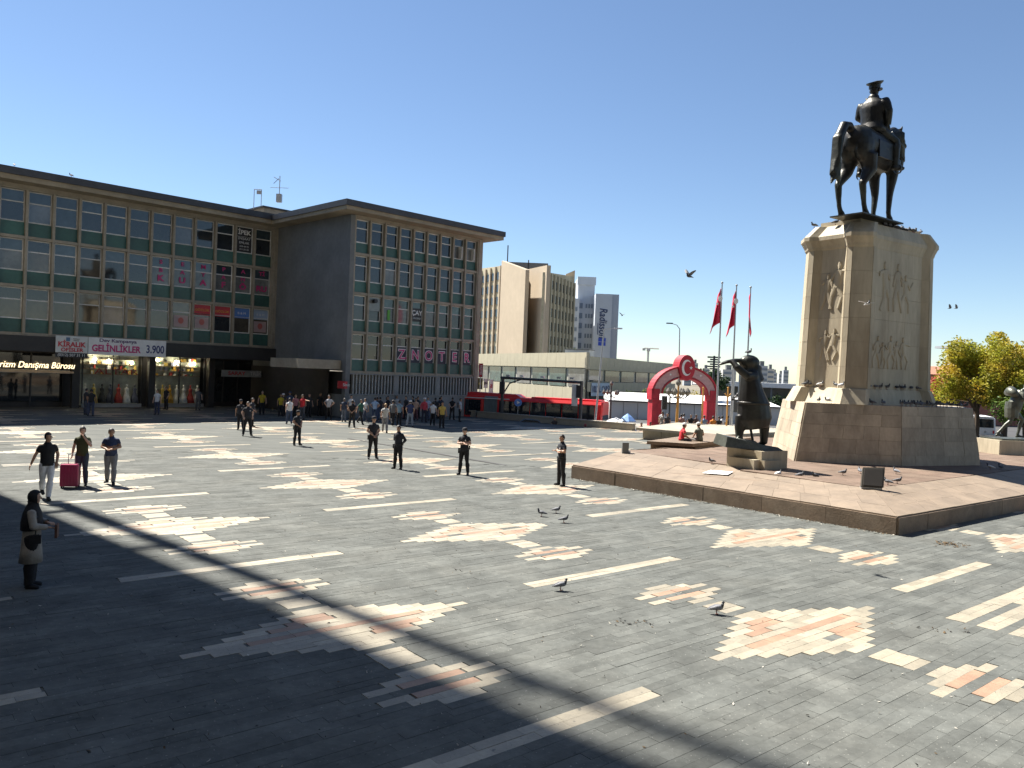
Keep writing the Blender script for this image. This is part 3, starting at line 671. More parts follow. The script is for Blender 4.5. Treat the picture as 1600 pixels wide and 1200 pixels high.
for dx in (0, 1.25):
    for dz in (0, 1.3): box('logo_square', bsq, HT, xc + 1.4 + dx, xc + 2.5 + dx, 258 - hb.y - .12, 258 - hb.y - .02, at(938, 540, 258).z + 1.6 + dz, at(938, 540, 258).z + 2.75 + dz)
# low podium building with two parapet bands
def podium(px0, Ya, px1, Yb, ys, label, nm, cols, xs, xe):
    A_, B_ = at(px0, 580, Ya), at(px1, 580, Yb); rz, L_ = seg_local(A_, B_)
    t = thing(nm, label, 'building', (A_.x, A_.y, -1.6), rz)
    z = [at(px0, y, Ya).z + 1.6 for y in ys]       # top band top, top band bottom, lower band top, lower band bottom
    w = L_ / cols
    for c in range(cols):
        slab('parapet_panel', beige2, t, (w * (c + .5), .1, (z[0] + z[1]) / 2), (w - .05, .5, z[0] - z[1])); slab('balcony_panel', beige2, t, (w * (c + .5), -.3, (z[2] + z[3]) / 2), (w - .05, .4, z[2] - z[3]))
    box('body', mat('podium_wall', (.36, .35, .29), .8, .2, .2), t, xs, L_ - xe, .4, 3, 0, z[0] - .15); box('lower_body', dark_m, t, 0, L_, -.1, .39, .0, z[3] - .05); box('back_wall', mat('podium_wall', (.36, .35, .29)), t, 0, L_, .30, .395, z[3] - .05, z[0] - .2)
    for c in range(cols // 2): slab('window', gl_teal if c % 3 else gl_cur2, t, (w * (2 * c + 1), .25, (z[1] + z[2]) / 2), (w * 1.7, .2, (z[1] - z[2]) * .9))
    return t, L_, z
PD, pL, pz = podium(744, 158, 917, 114, (553, 570.5, 594, 617), 'long beige arcade building with panelled parapet bands behind the red bus', 'arcade_building', 14, 0, 6)
PE, pL2, pz2 = podium(917.5, 114, 1052, 150, (556.5, 577, 597, 612), 'weathered beige arcade wing running back behind the red arch', 'arcade_wing', 12, 6, 0)
sg = box('shop_sign', plain('sign_paleblue', (.42, .50, .60)), PE, .3, 6.9, -.75, -.6, pz2[3] - .6, pz2[2] - .1); text('100.YIL ÇARŞI', 1.35, navy, PE, (3.6, -.78, (pz2[2] + pz2[3]) / 2 - .35), bold=.03, sx=.82)
for px in (779, 818, 874): pass
def roof_unit(px, py, Y, w, h, label): 
    p = at(px, py, Y); t = thing('roof_unit', label, 'roof unit', p, R(-30))
    box('casing', plain('unit_grey', (.38, .40, .42)), t, -w / 2, w / 2, -1, 1, 0, h); box('lid', plain('unit_lid', (.15, .15, .16)), t, -w / 2 - .1, w / 2 + .1, -1.1, 1.1, h + .01, h + .15)
roof_unit(905, 556, 128, 4.2, .9, 'grey plant box on the roof of the arcade building')
# white hall / hoarding in front of the arcade wing
WH = thing('white_hall', 'long low white hall with shallow roof behind the red arch', 'hall', (*at(952, 640, 97).xy, -2.4), R(-3))
hL = at(1215, 640, 97).x - at(952, 640, 97).x
wz = at(1000, 628, 97).z + 2.4; wz2 = at(1000, 614, 106).z + 2.4
wm = mat('white_hall', (.60, .60, .58), .7, .05, .1)
for k in range(12): box('wall_panel', wm, WH, hL * k / 12 + .03, hL * (k + 1) / 12 - .03, 0, .3, 0, wz)
box('wall_core', wm, WH, 0, hL, .2, 10, 0, wz - .1)
MB().hexa([(-.1, -.2, wz), (hL, -.2, wz), (hL, 10, wz), (-.1, 10, wz), (-.1, -.2, wz + .12), (hL, -.2, wz + .12), (hL, 10, wz2), (-.1, 10, wz2)]).build('roof', plain('hall_roof', (.74, .73, .70), .6), WH)
box('gutter', black_m, WH, -.1, hL, -.32, -.21, wz - .06, wz + .06)
# distant skyline
hz = random.Random(21)
pal = [(.46, .46, .45), (.38, .40, .43), (.50, .47, .42), (.42, .43, .46)]
def city(px0, px1, py, Y, i, label, rows=10, cols=4):
    a_, b_ = at(px0, 590, Y), at(px1, 590, Y); z = at(px0, py, Y).z + 1.6; w = b_.x - a_.x
    t = thing('city_tower', label, 'tower', ((a_.x + b_.x) / 2, Y, -1.6), 0, 'skyline towers'); box('body', mat('city_%d' % (i % 4), pal[i % 4], .8, .05, .02), t, -w / 2, w / 2, 0, w, 0, z); box('roof_box', conc_grey, t, -w * .2, w * .2, w * .2, w * .6, z + .01, z + 3)
    wm_ = plain('city_window', (.16, .19, .23), .4)
    for r_ in range(rows): slab('window_band', wm_, t, (0, -.1, z - (r_ + .7) * 3.4), (w * .86, .4, 1.5))
for i, (x0, x1, py, Y, lb) in enumerate([(1082, 1090, 567, 700, 'slim pale tower just right of the arch emblem'), (1069, 1080, 562, 600, 'dark-topped pale block behind the arch emblem'), (1098, 1108, 575, 750, 'greyish tower between the arch and the traffic light'), (1105, 1118, 585, 820, 'lower distant block left of the flagpoles'), (1129, 1150, 577, 520, 'broad cream block behind the soldier statue head'), (1183, 1199, 571, 520, 'white banded office block right of the soldier statue'), (1199, 1209, 576, 560, 'grey-blue tower beside the white banded block'), (1208, 1214, 582, 800, 'narrow hazy tower near the pedestal'), (1217, 1224, 584, 780, 'small hazy block left of the pedestal'), (1224, 1232, 578, 700, 'greyish block touching the pedestal edge'), (1485, 1500, 545, 300, 'pale tower with a wide flat roof above the yellow tree'), (1500, 1530, 548, 310, 'pale slab block behind the yellow tree')]):
    city(x0, x1, py, Y, i, lb)
ot = at(1497, 541, 298); MB().prism([(-6, -5), (6, -5), (6, 5), (-6, 5)], 0, .8).build('roof_canopy', plain('canopy_grey', (.25, .27, .30)), None, loc=ot - Vector((0, 0, .9)), label='wide flat roof slab overhanging the pale tower at right', cat='roof')
# red tiled building behind the tree
RB = thing('brick_building', 'red brick building with tiled roof between pedestal and tree', 'building', (*at(1466, 600, 120).xy, -1.6))
rbz = at(1470, 577, 120).z + 1.6; box('wall', mat('red_brick', (.34, .13, .09), .85, .2, 2), RB, -2, 13, 0, 10, 0, rbz - .8)
MB().hexa([(-2.6, -.6, rbz - .8), (13.6, -.6, rbz - .8), (13.6, 10.6, rbz - .8), (-2.6, 10.6, rbz - .8), (-2.2, 3.5, rbz + .5), (13.2, 3.5, rbz + .5), (13.2, 7, rbz + .5), (-2.2, 7, rbz + .5)]).build('roof', mat('roof_tile', (.38, .16, .10), .85, .2, 2), RB)
for k in range(5): slab('window', gl_dark, RB, (-.5 + k * 2.6, -.03, rbz - 2.2), (1.1, .1, 1.4))
# low flat roof on the right behind the soldier statue
FR = thing('flat_roof_pavilion', 'low white flat roof pavilion left of the pedestal', 'pavilion', (*at(1180, 620, 125).xy, -2.5)); fz = at(1190, 598, 125).z + 2.5
box('roof', white_m, FR, -8, 12, -3, 8, fz - .7, fz); box('wall', mat('pav_wall', (.16, .16, .15), .8), FR, -7, 11, -1, 7, 0, fz - .72)
for k in range(7): box('column', conc_grey, FR, -7.5 + k * 3, -7.2 + k * 3, -2.6, -2.3, 0, fz - .71)
# construction crane far off
CR = thing('tower_crane', 'small pale tower crane on the skyline left of the arch', 'crane', (*at(1012, 570, 420).xy, at(1012, 590, 420).z)); cm = plain('crane_paint', (.50, .50, .48)); ch = at(1012, 544, 420).z - CR.location.z
MB().tube([(0, 0, 0), (0, 0, ch)], .55, 4).build('mast', cm, CR); MB().tube([(-2.5, 0, ch), (5.5, 0, ch)], .4, 4).build('jib', cm, CR); box('cab', cm, CR, -.9, .9, -.8, .8, ch - 1.6, ch - .2); box('counterweight', cm, CR, -3.2, -1.6, -.6, .6, ch - 1.3, ch - .1)
# ------------------------------------------------------------------ walls, benches and street furniture
parap = mat('parapet_stone', (.34, .305, .24), .75, .14, 1.2, bump=.2, bscale=20, rnd=.06, stain=(.25, .22, .17), stain_amt=.6)
steel = plain('galvanised', (.38, .40, .42), .4, metal=.5); rust = plain('ochre_pole', (.48, .24, .05), .6); dkpole = plain('dark_pole', (.05, .055, .06), .5)
def wall_run(name, label, p, q, h, th, n, m, cat='wall', cap=True):
    rz, L_ = seg_local(p, q); t = thing(name, label, cat, p, rz)
    box('core', m, t, .02, L_ - .02, .03, th - .03, -.1, h - .12)
    for k in range(n): slab('stone', m, t, (L_ * (k + .5) / n, th / 2, h / 2 - .06), (L_ / n - .012, th, h - .12))
    for k in range(max(1, n // 2)): slab('coping_stone', m, t, (L_ * (k + .5) / max(1, n // 2), th / 2, h - .055), (L_ / max(1, n // 2) - .012, th + .1, .11))
    return t
wall_run('parapet_wall', 'long low beige parapet along the far edge of the square', gnd(745, 652), gnd(988, 673), .52, .45, 16, parap)
wall_run('parapet_wall', 'short shaded parapet beside the second office block', Vector((-6.6, 70.2, 0)), gnd(743, 651.5), .55, .45, 3, parap)
# stone terrace with overhanging top
def terrace(name, label, pts, h, m, over, nside):
    o = Vector((pts[0].x, pts[0].y, 0)); loc = [p - o for p in pts]; t = thing(name, label, 'stone bench', o)
    c = sum(loc, Vector()) / len(loc); ins = [c + (p - c) * .93 for p in loc]
    MB().prism([(p.x, p.y) for p in ins], -.05, h - .16).build('core', m, t)
    for i in range(len(pts)):
        j = (i + 1) % len(pts); a, b = ins[i], ins[j]; n = max(1, int((b - a).length / nside))
        stone_face([Vector((a.x, a.y, 0)), Vector((b.x, b.y, 0)), Vector((b.x, b.y, h - .17)), Vector((a.x, a.y, h - .17))], 1, n, t, m, t=.06, gap=.03, jitter=.05)
    MB().prism([((c + (p - c) * over).x, (c + (p - c) * over).y) for p in loc], h - .15, h).build('top_slab', m, t)
    return t
terrace('stone_terrace', 'large beige stone seating terrace in front of the red arch', [Vector((8.2, 51.2, 0)), Vector((12.6, 47.6, 0)), Vector((21, 56, 0)), Vector((12.4, 58.8, 0))], .72, parap, 1.03, 1.15)
terrace('stone_bench', 'low brown stone bench at the back of the plinth where two people sit', [Vector((6.35, 36.7, .6)), Vector((8.3, 36.2, .6)), Vector((12.6, 41.6, .6)), Vector((10.6, 43.6, .6))], 1.05, brown, 1.02, 1.4)
# bollard, paper, floodlight
p = gnd(977, 712, .66); t = thing('bollard', 'short grey metal bollard at the corner of the plinth', 'bollard', p)
box('post', plain('bollard_metal', (.16, .17, .17), .5), t, -.15, .12, -.1, .1, -.1, .56); box('side_plate', steel, t, .125, .2, -.08, .08, -.1, .2)
p = gnd(1122, 741, .66); pn = Vector((-.0, -.0, 0))
MB().hexa([(-.45, -.34, 0), (.45, -.30, .03), (.40, .38, .075), (-.42, .34, .05)] + [(-.45, -.34, .008), (.45, -.30, .038), (.40, .38, .083), (-.42, .34, .058)]).build('paper_sheet', plain('paper', (.85, .85, .84)), None, loc=p + Vector((0, 0, .02)), rz=R(-35), label='white paper sheet lying on the sloping edge of the plinth', cat='paper')
p = gnd(1361, 763, .8); t = thing('floodlight', 'dark square floodlight tilted up at the pedestal near plinth corner', 'floodlight', p + Vector((0, 0, .01)), R(-12))
hd = MB().hexa([(-.32, -.18, .06), (.32, -.18, .06), (.32, .0, .02), (-.32, .0, .02), (-.24, .10, .62), (.40, .10, .66), (.40, .24, .58), (-.24, .24, .55)]).build('housing', plain('flood_metal', (.06, .055, .045), .5), t)
MB().hexa([(-.27, -.16, .10), (.27, -.16, .10), (.27, -.19, .10), (-.27, -.19, .10), (-.20, .08, .58), (.34, .08, .61), (.34, .05, .61), (-.20, .05, .58)]).build('back_plate', plain('flood_back', (.045, .04, .035), .6), t)
box('foot', steel, t, -.3, .3, -.1, .15, -.03, .03)
# red ceremonial arch
AY = 66.; aL, aR = at(1012, 640, AY).x, at(1119, 640, AY).x; AC = thing('ceremonial_arch', 'red ceremonial arch with crescent and star emblem on its crown', 'arch', ((aL + aR) / 2, AY, -.45), R(14))
hw_ = (aR - aL) / 2 / math.cos(R(14)) * .98; ared = mat('arch_red', (.42, .014, .03), .6, .22, 1.5, bump=.2, bscale=8, stain=(.27, .012, .02), stain_amt=.6); apink = mat('arch_panel', (.50, .30, .30), .6, .15, 5)
spring, crown = 2.15 + .45, 5.0 + .45
for s in (-1, 1):
    box('leg', ared, AC, min(s * hw_, s * (hw_ - .85)), max(s * hw_, s * (hw_ - .85)), -.45, .45, 0, spring)
    box('leg_shoulder', ared, AC, min(s * (hw_ + .12), s * (hw_ - .6)), max(s * (hw_ + .12), s * (hw_ - .6)), -.5, .5, spring + .005, spring + .9)
def arc(r_out, z_out, y0, y1, th, nm, m):
    rings = []
    for k in range(25):
        a = math.pi * k / 24; c_, s_ = math.cos(a), math.sin(a)
        rings.append([(c_ * r_out, y0, spring + .5 + s_ * z_out), (c_ * r_out, y1, spring + .5 + s_ * z_out), (c_ * (r_out - th), y1, spring + .5 + s_ * (z_out - th)), (c_ * (r_out - th), y0, spring + .5 + s_ * (z_out - th))])
    MB().loft(rings).build(nm, m, AC)
arc(hw_ + .1, crown - spring - .5, -.5, .5, .16, 'arch_rim', ared); arc(hw_ - .75, crown - spring - .5 - .9, -.5, .5, .12, 'arch_soffit', ared)
arc(hw_ - .07, crown - spring - .5 - .17, -.42, .42, .68, 'arch_panel', apink)
em = MB().loft([[(math.cos(2 * math.pi * i / 28) * .72 * q, y, crown - .15 + math.sin(2 * math.pi * i / 28) * 1.05 * q) for i in range(28)] for y, q in ((.6, 1), (-.62, 1), (-.66, .93))]).build('emblem_disc', ared, AC)
cres = []; n_ = 20
for k in range(n_ + 1):
    a = R(50) + (2 * math.pi - R(100)) * k / n_; cres.append((math.cos(a) * .44 - .06, crown - .15 + math.sin(a) * .66))
for k in range(n_, -1, -1):
    a = R(44) + (2 * math.pi - R(88)) * k / n_; cres.append((math.cos(a) * .34 + .04, crown - .15 + math.sin(a) * .53))
mb = MB(); n_c = len(cres); mb.add([(x, -.69, z) for x, z in cres] + [(x, -.665, z) for x, z in cres], [(i, i + 1, n_c - 2 - i, n_c - 1 - i) for i in range(n_c // 2 - 1)] + [(i, (i + 1) % n_c, n_c + (i + 1) % n_c, n_c + i) for i in range(n_c)])
mb.build('emblem_crescent', white_m, em)
def star(cx, cz, r_, y): 
    pts = [(cx + math.cos(math.pi / 2 + math.pi * k / 5) * (r_ if k % 2 == 0 else r_ * .4), cz + math.sin(math.pi / 2 + math.pi * k / 5) * (r_ if k % 2 == 0 else r_ * .4)) for k in range(10)]
    return MB().loft([[(x, y, z) for x, z in pts], [(x, y + .02, z) for x, z in pts]])
star(.32, crown - .15, .17, -.69).build('emblem_star', white_m, em)
for s in (-1, 1): star(s * 1.35, crown - .75, .13, -.44).build('panel_star', white_m, AC)
# flags on poles
flag_m = plain('flag_red', (.46, .012, .05), .7)
def flag(px, py, Y, label, w, seed):
    top = at(px, py, Y); t = thing('flagpole', label, 'flag', (top.x, top.y, -.45), R(0), 'flagpoles by the arch'); h = top.z + .45
    MB().tube([(0, 0, 0), (0, 0, h * .5), (0, 0, h)], [.085, .07, .045], 8).build('pole', steel, t); MB().ball((0, 0, h + .06), .09, 8, 6).build('finial', steel, t)
    rr = random.Random(seed); vs_, fs_ = [], []
    nx, nz = 14, 14; x_dir = -1
    for i in range(nx + 1):
        for k in range(nz + 1):
            a = i / nx; b = k / nz
            x = x_dir * (.05 + w * a * (.35 + .65 * b) * (1 - .25 * a)); y = .16 * math.sin(a * 9 + b * 2 + seed) * (.3 + a)
            z = h - .35 - b * (2.6 + .25 * a * math.sin(seed)) - a * a * .9 * (1 - .4 * b) - .15 * a
            if seed == 3: x *= .45 - .9 * b
            vs_.append((x, y, z))
    for i in range(nx):
        for k in range(nz): o = i * (nz + 1) + k; fs_.append((o, o + 1, o + nz + 2, o + nz + 1))
    mb = MB().add(vs_, fs_); fo = mb.build('flag_cloth', flag_m, t, smooth=True); sm = fo.modifiers.new('thick', 'SOLIDIFY'); sm.thickness = .012
    if seed < 3:
        vs2 = []
        star(x_dir * w * .35, h - 1.55, .13, -.22).build('flag_star', white_m, fo); MB().loft([[(x_dir * w * .35 + .2 + math.cos(a) * .17, y, h - 1.15 + math.sin(a) * .22) for a in [2 * math.pi * k / 14 for k in range(14)]] for y in (-.24, -.22)]).build('flag_crescent', white_m, fo)
flag(1128.5, 443, 60, 'leftmost of three red flags with white star hanging on its pole', 1.0, 1)
flag(1151, 447, 60, 'middle of the three red flags hanging limp on its pole', .75, 2)
flag(1173, 450, 60, 'rightmost of three red flags wrapped round its pole', .55, 3)
# street lamps
def lamp(px_top, py_top, px_bot, Y, arm, zb, label, m, hd_m, armz=.25):
    top, bot = at(px_top, py_top, Y), at(px_bot, 600, Y); t = thing('street_lamp', label, 'street lamp', (bot.x, bot.y, zb)); h = top.z - zb; lean = top.x - bot.x
    MB().tube([(0, 0, 0), (lean * .5, 0, h * .5), (lean, 0, h)], [.10, .075, .05], 8).build('pole', m, t); box('base', m, t, -.16, .16, -.16, .16, 0, .5)
    MB().tube([(lean, 0, h), (lean + arm * .4, 0, h + armz * .75), (lean + arm, 0, h + armz)], [.04, .035, .03], 6).build('arm', m, t)
    x0 = lean + arm; sg_ = 1 if arm > 0 else -1
    MB().loft([[(x0 + sg_ * a, y * w, h + armz + z_) for y, z_ in ((-.13, -.03), (.13, -.03), (.10, .08), (-.10, .08))] for a, w in ((-.05, .6), (.1, 1), (.45, 1), (.6, .7))]).build('lamp_head', hd_m, t)
lamp(944, 514, 931, 64, .85, -1.2, 'leaning grey street lamp with short arm in front of the bus', steel, white_m, .06)
lamp(1062, 514, 1062.5, 80, -.75, -1.2, 'street lamp with curved arm behind the red arch', steel, dkpole, .5)
def ornate(px, py_top, Y, label, poles, nglobe, s, zb):
    top = at(px, py_top, Y); t = thing('ornate_lamp', label, 'street lamp', (top.x, top.y, zb)); h = top.z - zb
    MB().lathe([(.22 * s, 0), (.22 * s, .25), (.14 * s, .35), (.16 * s, .6), (.10 * s, .8), (.085 * s, h * .6), (.08 * s, h * .78), (.12 * s, h * .8), (.06 * s, h * .84), (.05 * s, h)], 10).build('post', poles, t)
    for k in range(nglobe):
        a = 2 * math.pi * k / nglobe + .3; r_ = .62 * s
        MB().tube([(0, 0, h * .80), (math.cos(a) * r_ * .6, math.sin(a) * r_ * .6, h * .76), (math.cos(a) * r_, math.sin(a) * r_, h * .82)], .028 * s, 5).build('bracket', dkpole, t)
        MB().lathe([(.05 * s, -.16 * s), (.15 * s, -.02), (.16 * s, .08 * s), (.06 * s, .24 * s), (.02, .3 * s)], 8, (math.cos(a) * r_, math.sin(a) * r_, h * .82 + .16 * s)).build('lantern', plain('lantern_glass', (.14, .13, .11), .3), t)
    MB().lathe([(.05 * s, 0), (.16 * s, .12 * s), (.17 * s, .22 * s), (.05 * s, .42 * s), (.02, .5 * s)], 8, (0, 0, h)).build('lantern', plain('lantern_glass', (.14, .13, .11), .3), t)
ornate(1060, 603, 59, 'ornate ochre lamp post with ring of lanterns under the arch', rust, 8, 1.2, -.45)
ornate(955.5, 603, 69, 'dark ornate lamp post with lanterns right of the red bus', dkpole, 5, 1., -1.2)
# ochre slender poles, pole thickets near the flags
for k, (px, pyt, pyb, Y, m, lb) in enumerate(((1096.5, 606, 662, 58, rust, 'slim ochre pole inside the right side of the arch'), (1135, 606, 668, 57, rust, 'slim ochre pole right of the arch beside flagpoles'), (1143.5, 570, 668, 57.5, steel, 'slim grey pole left of the soldier statue'), (1152, 582, 668, 58.5, plain('blue_pole', (.12, .17, .24)), 'bluish pole with signal head beside the soldier statue'))):
    a_, b_ = at(px, pyt, Y), at(px, pyb, Y); t = thing('slim_pole', lb, 'pole', (b_.x, b_.y, -.45)); h = a_.z + .45
    MB().tube([(0, 0, 0), (0, 0, h)], .06, 8).build('shaft', m, t); MB().lathe([(.12, 0), (.12, .5), (.07, .65)], 8).build('base_sleeve', m, t)
    MB().ball((0, 0, h), .08, 8, 5).build('cap', m, t)
    if k == 3: box('signal_head', dkpole, t, -.4, -.07, -.12, .12, h * .42, h * .42 + .95)
    if k == 1: MB().tube([(0, 0, h * .82), (.22, 0, h * .9)], .04, 6).tube([(0, 0, h * .82), (-.22, 0, h * .9)], .04, 6).build('arms', m, t)
# traffic lights and stacked signal
def traffic_light(px, py0, py1, Y, zb, label, side=-1):
    a_, b_ = at(px, py0, Y), at(px, py1, Y); t = thing('traffic_light', label, 'traffic light', (a_.x, a_.y, zb)); h = a_.z - zb
    MB().tube([(0, 0, 0), (0, 0, h)], .06, 8).build('pole', dkpole, t); hd_ = box('signal_head', dkpole, t, side * .42 - .2, side * .42 + .2, -.15, .15, h - 1.0, h + .05)
    for k in range(3): MB().tube([(side * .42, -.15, h - .82 + k * .32), (side * .42, -.28, h - .82 + k * .32)], .12, 10).build('visor', black_m, hd_)
    box('bracket', dkpole, t, min(0, side * .3), max(0, side * .3), -.03, .03, h - .5, h - .42); return t
traffic_light(1047, 620, 665, 62, -.45, 'traffic light on dark pole inside the arch opening')
sp_ = at(1116, 560, 90); t = thing('stacked_sign_pole', 'dark pole with stacked sign boards right of the arch', 'sign pole', (sp_.x, sp_.y, -1.2)); hh_ = at(1116, 556, 90).z + 1.2
MB().tube([(0, 0, 0), (0, 0, hh_)], .12, 8).build('pole', dkpole, t)
for k in range(6): box('sign_board', dkpole, t, -.45 if k % 2 else -.75, .45 if k % 2 else .7, -.08, .08, hh_ - .25 - k * .26, hh_ - .08 - k * .26)
# traffic gantry over the road with perched cameras
gl_, gr_ = at(786, 590, 66), at(909, 593, 63.5); t = thing('traffic_gantry', 'dark overhead traffic gantry spanning in front of the bus', 'gantry', (gl_.x, gl_.y, -1.2), math.atan2(gr_.y - gl_.y, gr_.x - gl_.x)); gL = (gr_ - gl_).xy.length; gz = gl_.z + 1.2
for x in (0, gL): MB().tube([(x, 0, 0), (x, 0, gz)], .14, 8).build('post', dkpole, t)
MB().tube([(-.2, 0, gz), (gL, 0, gz - .12)], .11, 8).build('beam', dkpole, t); MB().tube([(.1, 0, gz - 1.3), (.6, 0, gz - .45), (1.6, 0, gz - .08)], .06, 6).build('brace', dkpole, t)
for x in (.3, 1.5, 3.3, 4.7, 5.8): 
    if x < gL: box('camera', white_m if x in (1.5, 3.3) else steel, t, x, x + .3, -.12, .12, gz + .1, gz + .26)
for x in (.05, gL - .12): box('signal_head', black_m, t, x - .2, x + .2, -.35, -.12, gz - 1.35, gz - .35)
for x, m in ((gL - .75, white_m),): box('banner', m, t, x, x + .5, -.1, -.06, gz - 2.0, gz - .3)
# blue round sign
p = at(809.5, 629, 66); t = thing('round_sign', 'round blue traffic sign in front of the bus', 'traffic sign', (p.x, p.y, -1.2), 0); z = p.z + 1.2
MB().tube([(0, .04, 0), (0, .04, z + .2)], .035, 6).build('post', steel, t); MB().tube([(0, 0, z), (0, .03, z)], .32, 20).build('disc', plain('sign_blue', (.10, .22, .55)), t); MB().tube([(0, -.012, z), (0, -.002, z)], .17, 3).build('symbol', white_m, t)
# vertical shop banners by the second office block
for k, (x0, x1, y0, y1, m, tx_, tm, lb) in enumerate(((748, 754.5, 568, 589, red_m, 'HOTEL', white_m, 'tall red vertical shop sign beside the second office block'), (746, 754, 591, 608, plain('sign_olive', (.10, .11, .05)), '', white_m, 'dark olive framed sign below the red vertical sign'), (756, 762, 592, 606, white_m, 'EN', black_m, 'small white sign board beside the olive sign'), (764, 770.5, 593, 614, white_m, 'PA', red_m, 'white vertical banner with red marks over the road'))):
    Y = 72 + k * .6; a_, b_ = at(x0, y1, Y), at(x1, y0, Y); t = thing('shop_sign', lb, 'sign', (a_.x, Y, a_.z)); w, h = b_.x - a_.x, b_.z - a_.z
    box('board', m, t, 0, w, 0, .08, 0, h); 
    MB().box(-.03, 0, -.02, .1, -.03, h + .03).box(w, w + .03, -.02, .1, -.03, h + .03).build('frame', steel, t); MB().tube([(w / 2, .1, -a_.z - 1.4), (w / 2, .1, h)], .04, 6).build('post', steel, t)
    if tx_: text(tx_, w * .9, tm, t, (w / 2, -.02, h / 2), rot=(R(90), R(90), 0) if h > 1.1 else (R(90), 0, 0), bold=.01)
    else: MB().tube([(w / 2, -.01, h / 2), (w / 2, 0, h / 2)], w * .3, 12).build('emblem', plain('em_y', (.4, .35, .08)), t)
# ------------------------------------------------------------------ vehicles
tyre_m = plain('tyre', (.02, .02, .02), .9); rim_m = plain('rim', (.35, .36, .37), .4, metal=.6); carglass = glass('car_glass', (.02, .025, .03))
def wheel(par, x, y, r_, w=.24):
    o = MB().lathe([(r_ * .62, -w / 2), (r_ * .95, -w / 2), (r_, -w * .3), (r_, w * .3), (r_ * .95, w / 2), (r_ * .62, w / 2)], 20).build('wheel', tyre_m, par, smooth=False); o.rotation_euler = (R(90), 0, 0); o.location = (x, y, r_)
    q = MB().lathe([(.02, -w * .52), (r_ * .6, -w * .46), (r_ * .61, w * .46), (.02, w * .52)], 14).build('rim', rim_m, o)
def bus():
    L_ = 17.; p = at(952, 640, 66.5); ang_ = R(180 - 20)
    t = thing('articulated_bus', 'red articulated city bus with grey bellows passing behind the parapet', 'bus', (p.x, p.y, -1.2), ang_)   # local +x runs left/away, +y towards the far side... front end at x=0
    redb = plain('bus_red', (.62, .02, .02), .3)
    w = 2.5; s = 1
    def bxx(n, m, x0, x1, y0, y1, z0, z1, par=t): return box(n, m, par, x0, x1, y0, y1, z0, z1)
    # near side is local y = +w (towards the camera after the turn)
    prof = lambda x, i: [(x, i, .35), (x, w - i, .35), (x, w - i * .8, 1.1), (x, w - i - .04, 2.75), (x, w - i - .22, 3.0), (x, i + .22, 3.0), (x, i + .04, 2.75), (x, i * .8, 1.1)]
    MB().loft([prof(.0, .12), prof(.12, .02), prof(9.0, 0), prof(9.05, .03)]).build('front_body', redb, t); MB().loft([prof(10.3, .03), prof(10.35, 0), prof(16.8, .02), prof(17, .14)]).build('rear_body', redb, t)
    for k in range(9): x = 9.08 + k * .135; MB().loft([prof(x, .10), prof(x + .06, .02), prof(x + .12, .10)]).build('bellows_fold', plain('bellows', (.20, .24, .24), .8), t)
    for a, b, n in ((.6, 8.9, 6), (10.5, 16.6, 4)):
        for k in range(n): bxx('side_window', carglass, a + (b - a) * k / n + .04, a + (b - a) * (k + 1) / n - .04, w - .06, w + .016, 1.32, 2.68)
    MB().hexa([(-.02, .18, 1.1), (-.02, w - .18, 1.1), (.06, w - .18, 1.1), (.06, .18, 1.1), (.02, .2, 2.75), (.02, w - .2, 2.75), (.1, w - .2, 2.75), (.1, .2, 2.75)]).build('windscreen', carglass, t)
    MB().box(.3, 6.2, .5, w - .5, 3.0, 3.12).build('roof_pod', redb, t); MB().loft([[(x, a, 3.0) for a in (.5, w - .5)] + [(x, w - .6, z_), (x, .6, z_)] for x, z_ in ((7.2, 3.06), (7.6, 3.26), (12.0, 3.3), (12.6, 3.06))]).build('roof_pod', redb, t)
    bxx('lower_band', white_m, 10.6, 13.5, w, w + .012, .45, 1.15); bxx('door', carglass, 7.2, 8.3, w, w + .02, .45, 2.45); bxx('roof_line', white_m, 8.0, 12.5, w - .1, w - .02, 2.79, 2.86)
    for x in (2.4, 7.9 - 1.2, 14.0): 
        wheel(t, x, w - .12, .48); wheel(t, x, .12, .48)
    for y in (.35, w - .35): bxx('headlight', white_m, -.03, .05, y - .18, y + .18, .6, .8)
bus()
